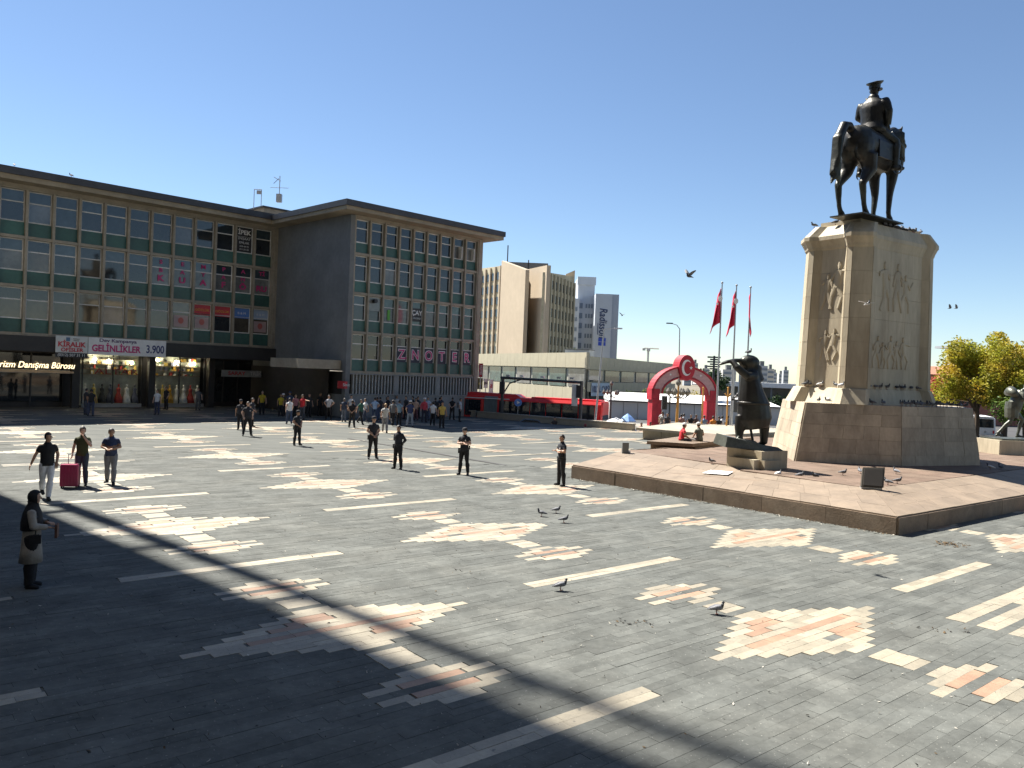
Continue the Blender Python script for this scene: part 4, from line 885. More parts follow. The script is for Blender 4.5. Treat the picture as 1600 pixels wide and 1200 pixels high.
def car(p, rz, paint, label, L_=4.3, van=False, nm='parked_car'):
    t = thing(nm, label, 'van' if van else 'car', p, rz); w = .87
    if van: prof = [(0, .35), (0, .95), (.25, 1.15), (1.0, 1.25), (1.7, 2.15), (L_ - .1, 2.2), (L_, 1.1), (L_, .35)]
    else: prof = [(0, .35), (.02, .62), (.2, .78), (1.15, .92), (1.95, 1.42), (3.1, 1.45), (3.85, 1.0), (4.22, .95), (L_, .7), (L_, .35)]
    ring_ = lambda y, i: [(x + (0 if abs(y) < .8 else 0), y - math.copysign(max(0, (z - .9)) * .28, y) if z > .9 else y, z) for x, z in prof]
    MB().loft([ring_(-w, 0), ring_(w, 0)]).build('body', paint, t)
    a = [(1.28, .96), (2.0, 1.36), (3.05, 1.39), (3.65, 1.02)] if not van else [(1.12, 1.3), (1.72, 2.02), (2.6, 2.05), (2.6, 1.3)]
    for s in (-1, 1):
        q = [(x, s * (w - max(0, z - .9) * .28 + .012), z) for x, z in a]; qi = [(x, y - s * .03, z) for x, y, z in q]
        MB().loft([q, qi]).build('side_window', carglass, t)
        for x in (.8, L_ - .85): wheel(t, x, s * (w - .08), .32, .2)
        box('headlight', white_m, t, -.02, .06, s * .6 - .15, s * .6 + .15, .6, .74)
    (x0, z0_), (x1, z1_) = ((1.15, .94), (1.93, 1.4)) if not van else ((1.02, 1.28), (1.68, 2.1))
    MB().hexa([(x0 - .02, -.68, z0_ + .02), (x0 - .02, .68, z0_ + .02), (x0 + .02, .68, z0_), (x0 + .02, -.68, z0_), (x1 - .03, -.56, z1_), (x1 - .03, .56, z1_), (x1 + .02, .56, z1_), (x1 + .02, -.56, z1_)]).build('windscreen', carglass, t)
    return t
pt = lambda px, Y, z=-1.2: Vector((at(px, 600, Y).x, Y, z))
car(pt(884, 63.5, -1.2), R(158), plain('car_blue', (.10, .15, .22), .3), 'blue-grey car with windscreen showing above the parapet')
car(pt(828, 67), R(160), plain('car_white', (.65, .66, .66), .35), 'white car behind the round blue sign')
car(pt(772, 71, -1.2), R(158), plain('van_white', (.66, .67, .66), .35), 'white pickup van half hidden behind the second office block', 4.8, True, 'parked_van')
car(pt(1008, 65, -1.2), R(170), plain('car_silver', (.55, .56, .57), .3), 'silver-white car among the crowd left of the arch')
car(pt(744, 74), R(158), plain('car_dark', (.02, .02, .025), .35), 'dark van at the corner of the second office block', 4.8, True, 'parked_van')
def minibus(p, rz):
    t = thing('minibus', 'white minibus parked beyond the plinth at the right', 'minibus', p, rz); wm_ = plain('minibus_white', (.72, .74, .78), .35)
    prof = lambda x, i: [(x, -1.05 + i, .3), (x, 1.05 - i, .3), (x, 1.05 - i, 1.4), (x, .98 - i, 2.5), (x, .75 - i, 2.72), (x, -.75 + i, 2.72), (x, -.98 + i, 2.5), (x, -1.05 + i, 1.4)]
    MB().loft([prof(0, .1), prof(.15, .0), prof(6.2, 0), prof(6.6, .12)]).build('body', wm_, t)
    MB().hexa([(-.025, -.85, 1.45), (-.025, .85, 1.45), (.03, .85, 1.45), (.03, -.85, 1.45), (-.01, -.78, 2.45), (-.01, .78, 2.45), (.03, .78, 2.45), (.03, -.78, 2.45)]).build('rear_window', carglass, t)
    for s in (-1, 1):
        for k in range(4): box('side_window', carglass, t, .5 + k * 1.45, 1.8 + k * 1.45, min(s * .97, s * 1.06), max(s * .97, s * 1.06), 1.45, 2.3)
        for x in (1.3, 5.2): wheel(t, x, s * .92, .36)
        box('tail_light', red_m, t, -.03, .05, s * .85 - .1, s * .85 + .1, .8, 1.15)
    box('bumper', dkpole, t, -.06, .1, -.95, .95, .3, .48); MB().tube([(-.03, 0, .95), (.0, 0, .95)], .16, 4).build('badge', steel, t)
minibus(pt(1543, 93, -1.8), R(68))
# market umbrella / stall cloths between parapet and arch
def umbrella(px, py, Y, r_, m, label):
    p = at(px, py, Y); t = thing('umbrella', label, 'umbrella', (p.x, p.y, -1.2)); h = p.z + 1.2
    MB().tube([(0, 0, 0), (0, 0, h)], .03, 6).build('pole', steel, t); MB().lathe([(r_, h - .62), (r_ * .96, h - .58), (r_ * .5, h - .25), (.02, h)], 8).build('canopy', m, t)
umbrella(981, 646, 64, .7, plain('umb_blue', (.12, .25, .52)), 'blue umbrella at the stalls beyond the parapet'); umbrella(962, 652, 63, 1.2, plain('umb_white', (.7, .7, .7)), 'wide white umbrella left of the blue one'); umbrella(973, 652.5, 62.5, .6, plain('umb_pale', (.4, .5, .62)), 'small pale blue umbrella between the white and blue ones')
# glass crash barrier right of pedestal
p = gnd(1531, 692, 0.1); t = thing('glass_barrier', 'low glass barrier with steel posts right of the pedestal', 'barrier', Vector((pt(1529, 62, 0))), R(0)); 
for k in range(2): box('pane', gl_teal, t, .1 + k * 1.0, 1.0 + k * 1.0, 0, .03, -.4, .25)
for k in range(3): box('post', steel, t, k * 1.0, .08 + k * 1.0, -.03, .06, -.5, .35)
# ------------------------------------------------------------------ trees
bark = mat('bark', (.09, .065, .045), .9, .3, 6, bump=.5)
def leaf_mat(name, c, c2):
    m = mat(name, c, .6, .35, .9, coord='World', stain=c2, stain_amt=.9, spec=.3); b = m.node_tree.nodes['Principled BSDF']; tr = m.node_tree.nodes.new('ShaderNodeBsdfTranslucent'); mx = m.node_tree.nodes.new('ShaderNodeMixShader'); L_ = m.node_tree.links
    mx.inputs[0].default_value = .4; L_.new(b.inputs['Base Color'].links[0].from_socket, tr.inputs[0]); L_.new(b.outputs[0], mx.inputs[1]); L_.new(tr.outputs[0], mx.inputs[2]); L_.new(mx.outputs[0], m.node_tree.nodes['Material Output'].inputs[0]); return m
def tree(p, h, cr, label, lm, nleaf, seed, trunk=.35, ls=.22, nm='leafy_tree', sq=.8):
    rr = random.Random(seed); t = thing(nm, label, 'tree', p); mb = MB()
    mb.tube([(0, 0, 0), (.1, 0, h * .2), (0, .1, h * .42), (.1, .1, h * .7)], [trunk, trunk * .8, trunk * .6, trunk * .2], 8)
    clumps = []
    for k in range(26):
        a = rr.uniform(0, 6.28); e_ = rr.uniform(-.5, 1.2); q = rr.uniform(.45, 1.)
        c = Vector((math.cos(a) * math.cos(e_) * cr * q, math.sin(a) * math.cos(e_) * cr * q, h - cr * sq * .95 + math.sin(e_) * cr * sq * q)); clumps.append((c, rr.uniform(.22, .42) * cr))
        if k < 12: mb.tube([(0, 0, h * rr.uniform(.25, .5)), c * .5 + Vector((0, 0, h * .2)), c], [trunk * .35, trunk * .2, trunk * .06], 5)
    mb.build('trunk', bark, t)
    vs_, fs_ = [], []
    for k in range(nleaf):
        c, r_ = rr.choice(clumps); d = Vector((rr.gauss(0, 1), rr.gauss(0, 1), rr.gauss(0, 1))).normalized() * r_ * rr.uniform(.55, 1.05); p_ = c + d
        a_ = Vector((rr.gauss(0, 1), rr.gauss(0, 1), rr.gauss(0, .6))).normalized() * ls * rr.uniform(.6, 1.3); b_ = a_.orthogonal().normalized() * ls * .55; b_.rotate(Matrix.Rotation(rr.uniform(0, 6.28), 3, a_.normalized()))
        o = len(vs_); vs_ += [tuple(p_ - a_), tuple(p_ + b_), tuple(p_ + a_), tuple(p_ - b_)]; fs_.append((o, o + 1, o + 2, o + 3))
    MB().add(vs_, fs_).build('crown', lm, t)
lm1 = leaf_mat('leaf_yellowgreen', (.30, .30, .03), (.42, .22, .02)); lm2 = leaf_mat('leaf_green', (.09, .16, .03), (.18, .18, .03)); lm3 = leaf_mat('leaf_red', (.42, .12, .07), (.34, .20, .07)); lm4 = leaf_mat('leaf_dark', (.02, .05, .02), (.04, .07, .02))
tree(pt(1528, 84, -1.5), 10.3, 4.3, 'bushy yellow-green autumn tree right of the pedestal', lm1, 14000, 4, ls=.17, sq=1.05)
tree(pt(1572, 88, -1.5), 11.2, 4.5, 'taller yellow-green tree at the right edge of the photo', lm1, 14000, 9, ls=.17, sq=1.05)
tree(pt(1490, 92, -1.5), 7.4, 2.9, 'reddish autumn tree close to the pedestal', lm3, 3500, 12, ls=.15)
tree(pt(1605, 80, -1.5), 5.6, 2.8, 'dark green tree behind the right-hand bronze figure', lm2, 5000, 15, ls=.16)
tree(pt(1111, 100, -2), 4.9 + 2.2, 1.9, 'dark conifer-like tree beside the arch', lm4, 3000, 17, ls=.15, nm='evergreen_tree')
tree(at(905, 556, 150) - Vector((0, 0, 6)), 7.0, 2.4, 'small green tree on the roof of the arcade building', lm2, 1500, 18, ls=.2)
for k, px in enumerate((1000, 1030, 1075, 1200, 1222)):
    tree(pt(px, 112 + k * 3, -2.2), 4.0, 2.6, ['olive shrub left of', 'green shrub behind', 'yellowish shrub under', 'dark green shrub right of', 'pale green shrub beyond'][k] + [' the arch above the white hall', ' the left arch leg', ' the arch crown', ' the soldier statue', ' the pedestal edge'][k], [lm2, lm2, lm1, lm4, lm2][k], 1600, 30 + k, ls=.15, nm='shrub')
# ------------------------------------------------------------------ figures: bodies grown from joints, clothes lifted off the body surface
def remesh(mb, voxel, smooth=3):
    o = bpy.data.objects.new('tmp', mb.mesh('tmp')); COL.objects.link(o)
    r_ = o.modifiers.new('r', 'REMESH'); r_.mode = 'VOXEL'; r_.voxel_size = voxel
    s = o.modifiers.new('s', 'SMOOTH'); s.factor = .5; s.iterations = smooth
    bpy.context.view_layer.update()
    me = bpy.data.meshes.new_from_object(o.evaluated_get(bpy.context.evaluated_depsgraph_get())); old = o.data
    bpy.data.objects.remove(o); bpy.data.meshes.remove(old); return me
def arr(me):
    v = np.empty(len(me.vertices) * 3, np.float32); me.vertices.foreach_get('co', v); v = v.reshape(-1, 3)
    n = np.empty(len(me.vertices) * 3, np.float32); me.vertex_normals.foreach_get('vector', n); n = n.reshape(-1, 3)
    return v, n, [tuple(p.vertices) for p in me.polygons]
def sub_mesh(name, v, n, faces, keep_v, off, m=None):
    fs = [f for f in faces if all(keep_v[i] for i in f)]
    used = sorted({i for f in fs for i in f}); idx = {q: k for k, q in enumerate(used)}
    o = off if np.ndim(off) else np.full(len(v), off)
    me = bpy.data.meshes.new(name); me.from_pydata([tuple(v[i] + n[i] * o[i]) for i in used], [], [tuple(idx[i] for i in f) for f in fs])
    me.polygons.foreach_set('use_smooth', [True] * len(fs)); me.update(); return me
V = Vector
class Fig:
    """one posed figure (life size 1.75 m, facing -Y, person's left = +X)"""
    def __init__(s, pel=(0, 0, .95), neck=(0, .0, 1.47), head=(0, -.02, 1.63), arms=None, legs=None, voxel=.021, bulk=1., hands=True, headdir=(0, -1, 0), coat=None, seat=False, belly=0., foot=None):
        pel, neck, head = V(pel), V(neck), V(head); mb = MB(); s.seg = []          # (label, a, b, radius)
        ax = (neck - pel).normalized(); X = V((1, 0, 0))
        tors = [(-.10, .115, .10), (0, .165, .118), (.18, .148, .108), (.45, .155, .112 + belly * .03), (.68, .172, .118), (.84, .158, .10), (.93, .105, .078), (1.0, .062, .060), (1.1, .054, .056)]
        L_ = (neck - pel).length
        mb.tube([pel + ax * (L_ * t) for t, _, _ in tors], [a * bulk for _, a, _ in tors], 14, flat=[(b + (belly * .06 if .1 < t < .6 else 0)) * bulk for t, _, b in tors], side=X)
        mb.tube([neck, neck.lerp(head, .5), head - V((0, 0, .03))], [.06, .055, .06], 10)
        s.head = head; hd = V(headdir).normalized()
        mb.ball(head + V((0, 0, .015)), (.078, .095, .108), 14, 10); mb.ball(head + hd * .035 + V((0, 0, -.055)), (.055, .055, .062), 10, 8)
        s.seg += [('head', head + V((0, 0, -.05)), head + V((0, 0, .05)), .09), ('neck', neck + V((0, 0, .02)), head + V((0, 0, -.10)), .055), ('torso', pel + ax * .16, neck - ax * .06, .13), ('pelvis', pel - ax * .05, pel + ax * .08, .14)]
        arms = arms or [((.25, .03, 1.17), (.27, -.05, .93)), ((-.25, .03, 1.17), (-.27, -.05, .93))]
        legs = legs or [((.10, -.01, .50), (.11, .02, .085)), ((-.10, -.01, .50), (-.11, .02, .085))]
        s.wrists = []
        for k, (el, wr) in enumerate(arms):
            sd = 1 if k == 0 else -1; sh_ = neck - ax * .092 + X * (sd * .158 * bulk); el, wr = V(el), V(wr)
            mb.tube([sh_ - X * (sd * .04), sh_, sh_.lerp(el, .35), el], [.052, .058 * bulk, .052 * bulk, .042], 10); mb.tube([el - (wr - el) * .03, el.lerp(wr, .3), wr], [.044, .044, .030], 10)
            mb.ball(el, .046, 8, 6); s.seg += [('uarm', sh_, el, .055), ('farm', el, wr, .04)]; s.wrists.append((el, wr))
        s.feet = []
        for k, (kn, an) in enumerate(legs):
            sd = 1 if k == 0 else -1; hip = pel + X * (sd * .085) - ax * .04; kn, an = V(kn), V(an)
            mb.tube([hip + V((0, 0, .03)), hip.lerp(kn, .25), hip.lerp(kn, .7), kn], [.098 * bulk, .094 * bulk, .074, .060], 12); mb.ball(kn, .06, 8, 6)
            cal = kn.lerp(an, .3) + V((0, .018, 0)); mb.tube([kn, cal, kn.lerp(an, .7), an], [.058, .060, .046, .042], 12)
            fd = V((0, -1, 0)); fd.rotate(Matrix.Rotation((foot or (.25, -.25))[k], 3, 'Z')); tip = an + fd * .17
            dz = V((0, 0, -.055)); pitch_ = max(0, an.z - .12) * .5 if an.z < .5 else -.01
            mb.tube([an - fd * .05 + dz, an + fd * .03 + V((0, 0, -.035)), an + fd * .11 + V((0, 0, -.045 - pitch_)), tip + V((0, 0, -.055 - pitch_))], [.035, .043, .045, .03], 10, flat=[.030, .045, .032, .022], side=V((fd.y, -fd.x, 0)))
            s.seg += [('thigh', hip, kn, .08), ('shin', kn, an + V((0, 0, .03)), .05), ('foot', an + V((0, 0, -.04)), tip + V((0, 0, -.05)), .045)]
        if coat: coat(mb)
        s.me = remesh(mb, voxel); s.v, s.n, s.f = arr(s.me)
        best = np.full(len(s.v), 1e9); s.lab = np.zeros(len(s.v), int); s.t = np.zeros(len(s.v)); s.names = [q[0] for q in s.seg]
        for i, (lb, a, b, r_) in enumerate(s.seg):
            a_, b_ = np.array(a), np.array(b); d = b_ - a_; t = np.clip(((s.v - a_) @ d) / max(1e-9, d @ d), 0, 1)
            q = np.linalg.norm(s.v - (a_ + t[:, None] * d), axis=1) - r_; w = q < best; best[w] = q[w]; s.lab[w] = i; s.t[w] = t[w]
        # body mesh with hands, nose, ears added
        ex = MB(); hd2 = V((hd.y, -hd.x, 0)).normalized()
        ex.tube([head + hd * .088 + V((0, 0, .02)), head + hd * .112 + V((0, 0, -.018)), head + hd * .09 + V((0, 0, -.025))], [.008, .014, .008], 6)
        for sd in (-1, 1):
            ex.ball(head + hd2 * (sd * .078) + V((0, 0, -.005)), (.014, .02, .03), 6, 5); 
        if hands:
            for k, (el, wr) in enumerate(s.wrists):
                d = (wr - el).normalized(); sd = 1 if k == 0 else -1; w_ = d.cross(V((0, 0, 1))); w_ = w_.normalized() if w_.length > .3 else V((0, -1, 0)); nn = d.cross(w_)
                ex.tube([wr - d * .02, wr + d * .035, wr + d * .085], [.028, .040, .040], 8, flat=[.022, .018, .014], side=w_)
                for f, (o_, l_) in enumerate(((-.030, .066), (-.010, .076), (.010, .072), (.029, .056))):
                    b0 = wr + d * .082 + w_ * o_; ex.tube([b0, b0 + d * (l_ * .5) + nn * .006, b0 + d * (l_ * .88) + nn * .026], [.0095, .0085, .0065], 6)
                b0 = wr + d * .025 + w_ * (-.036); ex.tube([b0, b0 + d * .03 - w_ * .022, b0 + d * .062 - w_ * .024 + nn * .012], [.012, .0105, .008], 6)
        bm = bmesh.new(); bm.from_mesh(s.me); em_ = ex.mesh('x', smooth=True); bm.from_mesh(em_); s.body = bpy.data.meshes.new('body'); bm.to_mesh(s.body); bm.free(); bpy.data.meshes.remove(em_)
        s.body.polygons.foreach_set('use_smooth', [True] * len(s.body.polygons))
        s.eyes = [MB().ball(head + hd * .080 + hd2 * (sd * .032) + V((0, 0, .018)), (.013, .010, .008), 6, 4).mesh('eye') for sd in (-1, 1)]
    def is_(s, *names): m = np.array([n in names for n in s.names]); return m[s.lab]
    def top(s, sleeve=.55, hem=.0, off=.014, high=1.0):
        k = s.is_('torso') | (s.is_('uarm') & (s.t < sleeve)) | (s.is_('pelvis') & (s.v[:, 2] > hem)) | (s.is_('neck') & (s.t < .12))
        if sleeve > 1: k |= s.is_('uarm') | (s.is_('farm') & (s.t < sleeve - 1))
        return sub_mesh('shirt', s.v, s.n, s.f, k, off)
    def trousers(s, off=.010, end=1.1, zmin=.1):
        k = s.is_('thigh', 'pelvis') | (s.is_('shin') & (s.t < end)); o = np.where(s.is_('shin'), off + .012, off); o = np.where(s.is_('pelvis'), off * .8, o)
        return sub_mesh('trousers', s.v, s.n, s.f, k, o)
    def shoes(s, off=.007): return sub_mesh('shoes', s.v, s.n, s.f, s.is_('foot') | (s.is_('shin') & (s.t > .97)), off)
    def hair(s, off=.014, longh=False, hd=(0, -1, 0)):
        hd = np.array(V(hd).normalized()); r_ = s.v - np.array(s.head); f = r_ @ hd
        k = (s.is_('head', 'neck')) & ((r_[:, 2] > .052) | ((f < .015) & (r_[:, 2] > -.055)) | ((f < .0) & longh))
        return sub_mesh('hair', s.v, s.n, s.f, k, off)
def cloth(c, nm=None, rough=.85):
    k = 'cloth_%02x%02x%02x' % tuple(int(max(0, min(1, q)) * 255) for q in c); return mat(k, c, rough, .14, 9, bump=.6, bscale=13)
skin_t = [mat('skin_%d' % i, c, .55, .06, 12) for i, c in enumerate([(.48, .29, .20), (.40, .23, .15), (.52, .33, .24), (.32, .18, .11)])]
hair_t = [mat('hair_%d' % i, c, .6, .2, 20) for i, c in enumerate([(.012, .010, .009), (.03, .02, .014), (.12, .11, .10), (.30, .19, .08)])]
PROTO = {}
POSES = dict(
    stand=dict(),
    stand2=dict(arms=[((.24, .05, 1.17), (.20, -.08, .95)), ((-.25, .02, 1.17), (-.26, -.02, .92))], legs=[((.12, -.03, .50), (.16, .0, .085)), ((-.10, .01, .5), (-.11, .05, .085))]),
    apart=dict(arms=[((.27, .06, 1.18), (.22, -.10, .97)), ((-.27, .06, 1.18), (-.22, -.10, .97))], legs=[((.14, -.01, .50), (.19, .02, .085)), ((-.14, -.01, .5), (-.19, .02, .085))]),
    crossed=dict(arms=[((.25, -.04, 1.18), (-.07, -.21, 1.20)), ((-.25, -.04, 1.18), (.07, -.19, 1.17))], legs=[((.13, -.01, .50), (.17, .02, .085)), ((-.13, -.01, .5), (-.17, .02, .085))]),
    clasped=dict(arms=[((.25, .02, 1.16), (.05, -.20, .99)), ((-.25, .02, 1.16), (-.04, -.20, .98))], legs=[((.12, -.01, .50), (.16, .02, .085)), ((-.12, -.01, .5), (-.16, .02, .085))]),
    behind=dict(arms=[((.26, .10, 1.17), (.06, .20, 1.02)), ((-.26, .10, 1.17), (-.06, .20, 1.0))], legs=[((.12, -.01, .50), (.16, .02, .085)), ((-.12, -.01, .5), (-.16, .02, .085))]),
    hips=dict(arms=[((.34, .08, 1.20), (.18, -.06, 1.02)), ((-.34, .08, 1.20), (-.18, -.06, 1.02))], legs=[((.13, -.01, .50), (.17, .02, .085)), ((-.13, -.01, .5), (-.17, .02, .085))]),
    walk=dict(arms=[((.24, -.10, 1.18), (.25, -.26, .99)), ((-.24, .14, 1.18), (-.26, .16, .93))], legs=[((.09, .05, .52), (.09, .36, .19)), ((-.09, -.16, .54), (-.09, -.26, .09))], foot=(.1, -.1)),
    walk2=dict(arms=[((.24, .12, 1.18), (.26, .10, .93)), ((-.24, -.10, 1.18), (-.24, -.24, .99))], legs=[((.09, -.14, .53), (.09, -.22, .09)), ((-.09, .04, .51), (-.09, .26, .14))], foot=(.1, -.1)),
    phone=dict(arms=[((.25, -.02, 1.17), (.07, -.26, 1.13)), ((-.25, -.02, 1.17), (-.07, -.25, 1.12))], head=(0, -.045, 1.62), legs=[((.10, -.06, .52), (.10, -.10, .085)), ((-.10, .03, .5), (-.11, .16, .12))], belly=1.),
    call=dict(arms=[((.27, -.10, 1.20), (.10, -.20, 1.46)), ((-.25, .04, 1.17), (-.27, -.02, .93))], legs=[((.10, -.02, .50), (.12, .0, .085)), ((-.10, -.01, .5), (-.12, .02, .085))]),
    lookback=dict(arms=[((.25, .06, 1.18), (.21, -.06, .95)), ((-.27, .03, 1.17), (-.36, .04, .93))], legs=[((.07, -.10, .53), (.02, -.16, .09)), ((-.09, .06, .52), (-.05, .38, .22))], foot=(.1, .1), headdir=(.8, -.6, 0)),
    point=dict(arms=[((.42, -.16, 1.36), (.62, -.28, 1.36)), ((-.25, .03, 1.17), (-.27, -.05, .93))]),
    sit=dict(pel=(0, 0, .52), neck=(0, -.10, 1.02), head=(0, -.14, 1.18), arms=[((.25, -.08, .74), (.14, -.32, .62)), ((-.25, -.08, .74), (-.14, -.32, .62))], legs=[((.13, -.42, .50), (.14, -.44, .085)), ((-.13, -.42, .50), (-.14, -.44, .085))]),
)
def proto(pose, sleeve=.6, longh=False):
    k = (pose, sleeve, longh)
    if k not in PROTO:
        if ('fig', pose) not in PROTO: PROTO[('fig', pose)] = Fig(**POSES[pose])
        f = PROTO[('fig', pose)]; hd = POSES[pose].get('headdir', (0, -1, 0)); hem = POSES[pose].get('pel', (0, 0, .95))[2] - .06
        PROTO[k] = dict(body=f.body, eyes=f.eyes, shirt=f.top(sleeve, hem), trousers=f.trousers(), shoes=f.shoes(), hair=f.hair(longh=longh, hd=hd), head=f.head, hd=V(hd))
    return PROTO[k]
def omat(o, m):
    if not o.data.materials: o.data.materials.append(m)
    o.material_slots[0].link = 'OBJECT'; o.material_slots[0].material = m
def cap_mesh(hd):
    hd = V(hd).normalized(); mb = MB(); mb.lathe([(.098, .03), (.104, .05), (.10, .095), (.075, .13), (.02, .145)], 14); sd = V((-hd.y, hd.x, 0))
    pts = []
    for k in range(7):
        a = -1.1 + 2.2 * k / 6; r_ = .10 + .085 * max(0, math.cos(a * 1.2)); pts.append(hd * (math.cos(a) * r_) + sd * (math.sin(a) * .10))
    mb.prism([(p.x, p.y) for p in pts], .035, .048); return mb.mesh('cap', smooth=False)
NP = [0]
def person(pose, p, rz, shirt, trou, label, cat='person', group=None, sc=1., sleeve=.6, shoe=(.015, .015, .016), hair=0, skin=None, cap=None, longh=False, name='person', z=0.):
    d = proto(pose, sleeve, longh); NP[0] += 1; i = NP[0]
    t = thing(name, label, cat, (p.x, p.y, z), rz, group); t.scale = (sc * rng.uniform(.97, 1.05), sc, sc)
    b = link('body', d['body'], t); omat(b, skin_t[i % 4 if skin is None else skin]); [omat(link('eye', q, t), black_m) for q in d['eyes']]
    for nm, c in (('shirt', shirt), ('trousers', trou), ('shoes', shoe)):
        o = link(nm, d[nm], t); omat(o, cloth(c))
    h = link('hair', d['hair'], t); omat(h, hair_t[hair])
    if cap:
        k = ('cap', tuple(d['hd']))
        if k not in PROTO: PROTO[k] = cap_mesh(d['hd'])
        o = link('cap', PROTO[k], t, d['head']); omat(o, cloth(cap))
    return t
face = lambda px: math.atan2(-(px - 800), 1250.) * -1      # unused helper angle
NAVY, BLK = (.016, .018, .026), (.012, .012, .014)
def gp(px, py): return gnd(px, py)
def belt(t, holster=True):
    if 'belt' not in PROTO: PROTO['belt'] = MB().loft([[(math.cos(a) * .182, math.sin(a) * .135, z) for a in [2 * math.pi * k / 18 for k in range(18)]] for z in (.955, 1.0)]).mesh('belt'); PROTO['hol'] = MB().box(-.235, -.185, -.05, .05, .80, .99).mesh('holster'); PROTO['rad'] = MB().box(.185, .225, -.03, .03, .96, 1.1).mesh('radio')
    for nm, k in (('belt', 'belt'), ('holster', 'hol'), ('radio', 'rad')): o = link(nm, PROTO[k], t); omat(o, cloth((.01, .01, .01), rough=.4))
GG = 'guards standing across the square'
for args in (
    ('crossed', (876, 759), R(-62), 'guard with folded arms nearest the plinth corner', 1.04, None),
    ('crossed', (724, 742), R(-18), 'guard in cap with folded arms right of the middle of the square', 1.02, NAVY),
    ('behind', (621, 733), R(-28), 'guard in long-sleeved dark jacket with hands behind his back', .98, None),
    ('clasped', (582, 717), R(25), 'heavy guard with hands clasped in front beside the jacketed guard', 1.04, NAVY),
    ('clasped', (464, 696), R(50), 'lone guard seen side-on in front of the red-shirted man', .97, NAVY),
    ('apart', (386, 681), R(30), 'foremost guard of the left group facing the office block', 1.04, None),
    ('stand2', (375, 672), R(10), 'guard standing just left behind the foremost guard', 1.0, NAVY),
    ('clasped', (393, 667), R(80), 'guard half hidden behind the foremost guard of the left group', 1.0, None)):
    t = person(args[0], gp(*args[1]), args[2], NAVY, BLK, args[3], 'guard', GG, args[4], sleeve=1.95 if 'jacket' in args[3] and 'long' in args[3] else .6, cap=args[5], hair=0); belt(t)
    if 'jacket' not in args[3]:
        o = MB().box(.06, .10, -.145, -.128, 1.27, 1.31).build('chest_badge', white_m, t)
    o = None
# the three men and the woman on the left
MEN = 'men walking with a suitcase'
person('lookback', gp(72, 781), R(38), (.012, .012, .013), (.62, .63, .66), 'man in black tee and white trousers striding at the shade edge', 'person', None, 1.05, shoe=(.02, .02, .02), hair=0)
person('call', gp(127, 759), R(10), (.045, .05, .018), (.035, .045, .075), 'man in olive tee holding the suitcase handle, hand at his chin', 'person', None, 1.03, hair=0)
person('phone', gp(172, 757), R(16), (.022, .035, .085), (.17, .18, .20), 'stout man in navy tee looking down at his phone', 'person', None, 1.0, hair=0)
p = gp(109, 762); t = thing('suitcase', 'upright crimson hard-shell suitcase beside the man in olive', 'suitcase', p + V((0, 0, .0)), R(12)); crim = plain('suitcase_shell', (.30, .012, .07), .35)
pr = [(-.23, 0), (-.25, .03), (-.25, .62), (-.22, .66), (.22, .66), (.25, .62), (.25, .03), (.23, 0)]
MB().loft([[(x * .93, y, z * .96 + .07) if abs(y) > .12 else (x, y, z + .05) for x, z in pr] for y in (-.15, -.11, .11, .15)]).build('shell', crim, t)
for x in (-.17, -.085, 0, .085, .17): box('shell_rib', crim, t, x - .015, x + .015, -.162, -.149, .12, .64)
box('zip_band', black_m, t, -.253, .253, -.02, .02, .06, .715)
for x in (-.2, .2):
    for y in (-.09, .09): MB().tube([(x - .015, y, .035), (x + .015, y, .035)], .035, 10).build('wheel', tyre_m, t)
MB().tube([(-.09, .1, .70), (-.09, .1, 1.0), (.09, .1, 1.0), (.09, .1, .70)], .012, 6).build('pull_handle', steel, t)
# woman in headscarf and long coat, in the shade
def coat_fn(mb):
    mb.tube([(0, .01, 1.30), (0, .01, 1.1), (0, .01, .9), (0, .01, .55)], [.17, .185, .205, .235], 16, flat=[.125, .14, .165, .20], side=(1, 0, 0))
fw = Fig(arms=[((.25, -.06, 1.17), (.05, -.24, 1.16)), ((-.25, -.05, 1.15), (-.08, -.25, 1.10))], legs=[((.09, -.01, .50), (.10, .02, .085)), ((-.09, -.01, .5), (-.10, .02, .085))], voxel=.018)
t = thing('person', 'woman in black headscarf and pale coat standing in the shade at left', 'person', gp(48, 918), R(112)); t.scale = (.95, .95, .94)
b = link('body', fw.body, t); omat(b, skin_t[0]); [omat(link('eye', q, t), black_m) for q in fw.eyes]
MB().loft([[(math.cos(a) * rx, math.sin(a) * ry + oy, z) for a in [2 * math.pi * k / 24 for k in range(24)]] for z, rx, ry, oy in ((.47, .215, .19, .015), (.7, .20, .17, .01), (.95, .18, .148, .01), (1.15, .18, .145, .005), (1.32, .185, .13, 0), (1.42, .12, .09, 0))]).build('coat', cloth((.30, .27, .23)), t, smooth=True)
o = link('coat_sleeves', fw.top(1.9, .9, .022), t); omat(o, cloth((.30, .27, .23)))
o = link('wide_trousers', fw.trousers(.028), t); omat(o, cloth((.010, .010, .012)))
o = link('shoes', fw.shoes(.012), t); omat(o, cloth((.012, .012, .012)))
sc_v = fw.v - np.array(fw.head); kk = fw.is_('head', 'neck') & ((sc_v[:, 1] > -.055) | (sc_v[:, 2] > .065) | (sc_v[:, 2] < -.10)); o = link('headscarf', sub_mesh('headscarf', fw.v, fw.n, fw.f, kk, .026), t); omat(o, cloth((.010, .010, .012)))
MB().loft([[(math.cos(a) * rx, math.sin(a) * ry + oy, z) for a in [2 * math.pi * k / 24 for k in range(24)]] for z, rx, ry, oy in ((1.06, .215, .17, .02), (1.2, .235, .175, .015), (1.36, .22, .15, .01), (1.46, .15, .11, .01), (1.53, .085, .085, 0), (1.57, .08, .085, .01))]).build('scarf_drape', cloth((.010, .010, .012)), t, smooth=True)
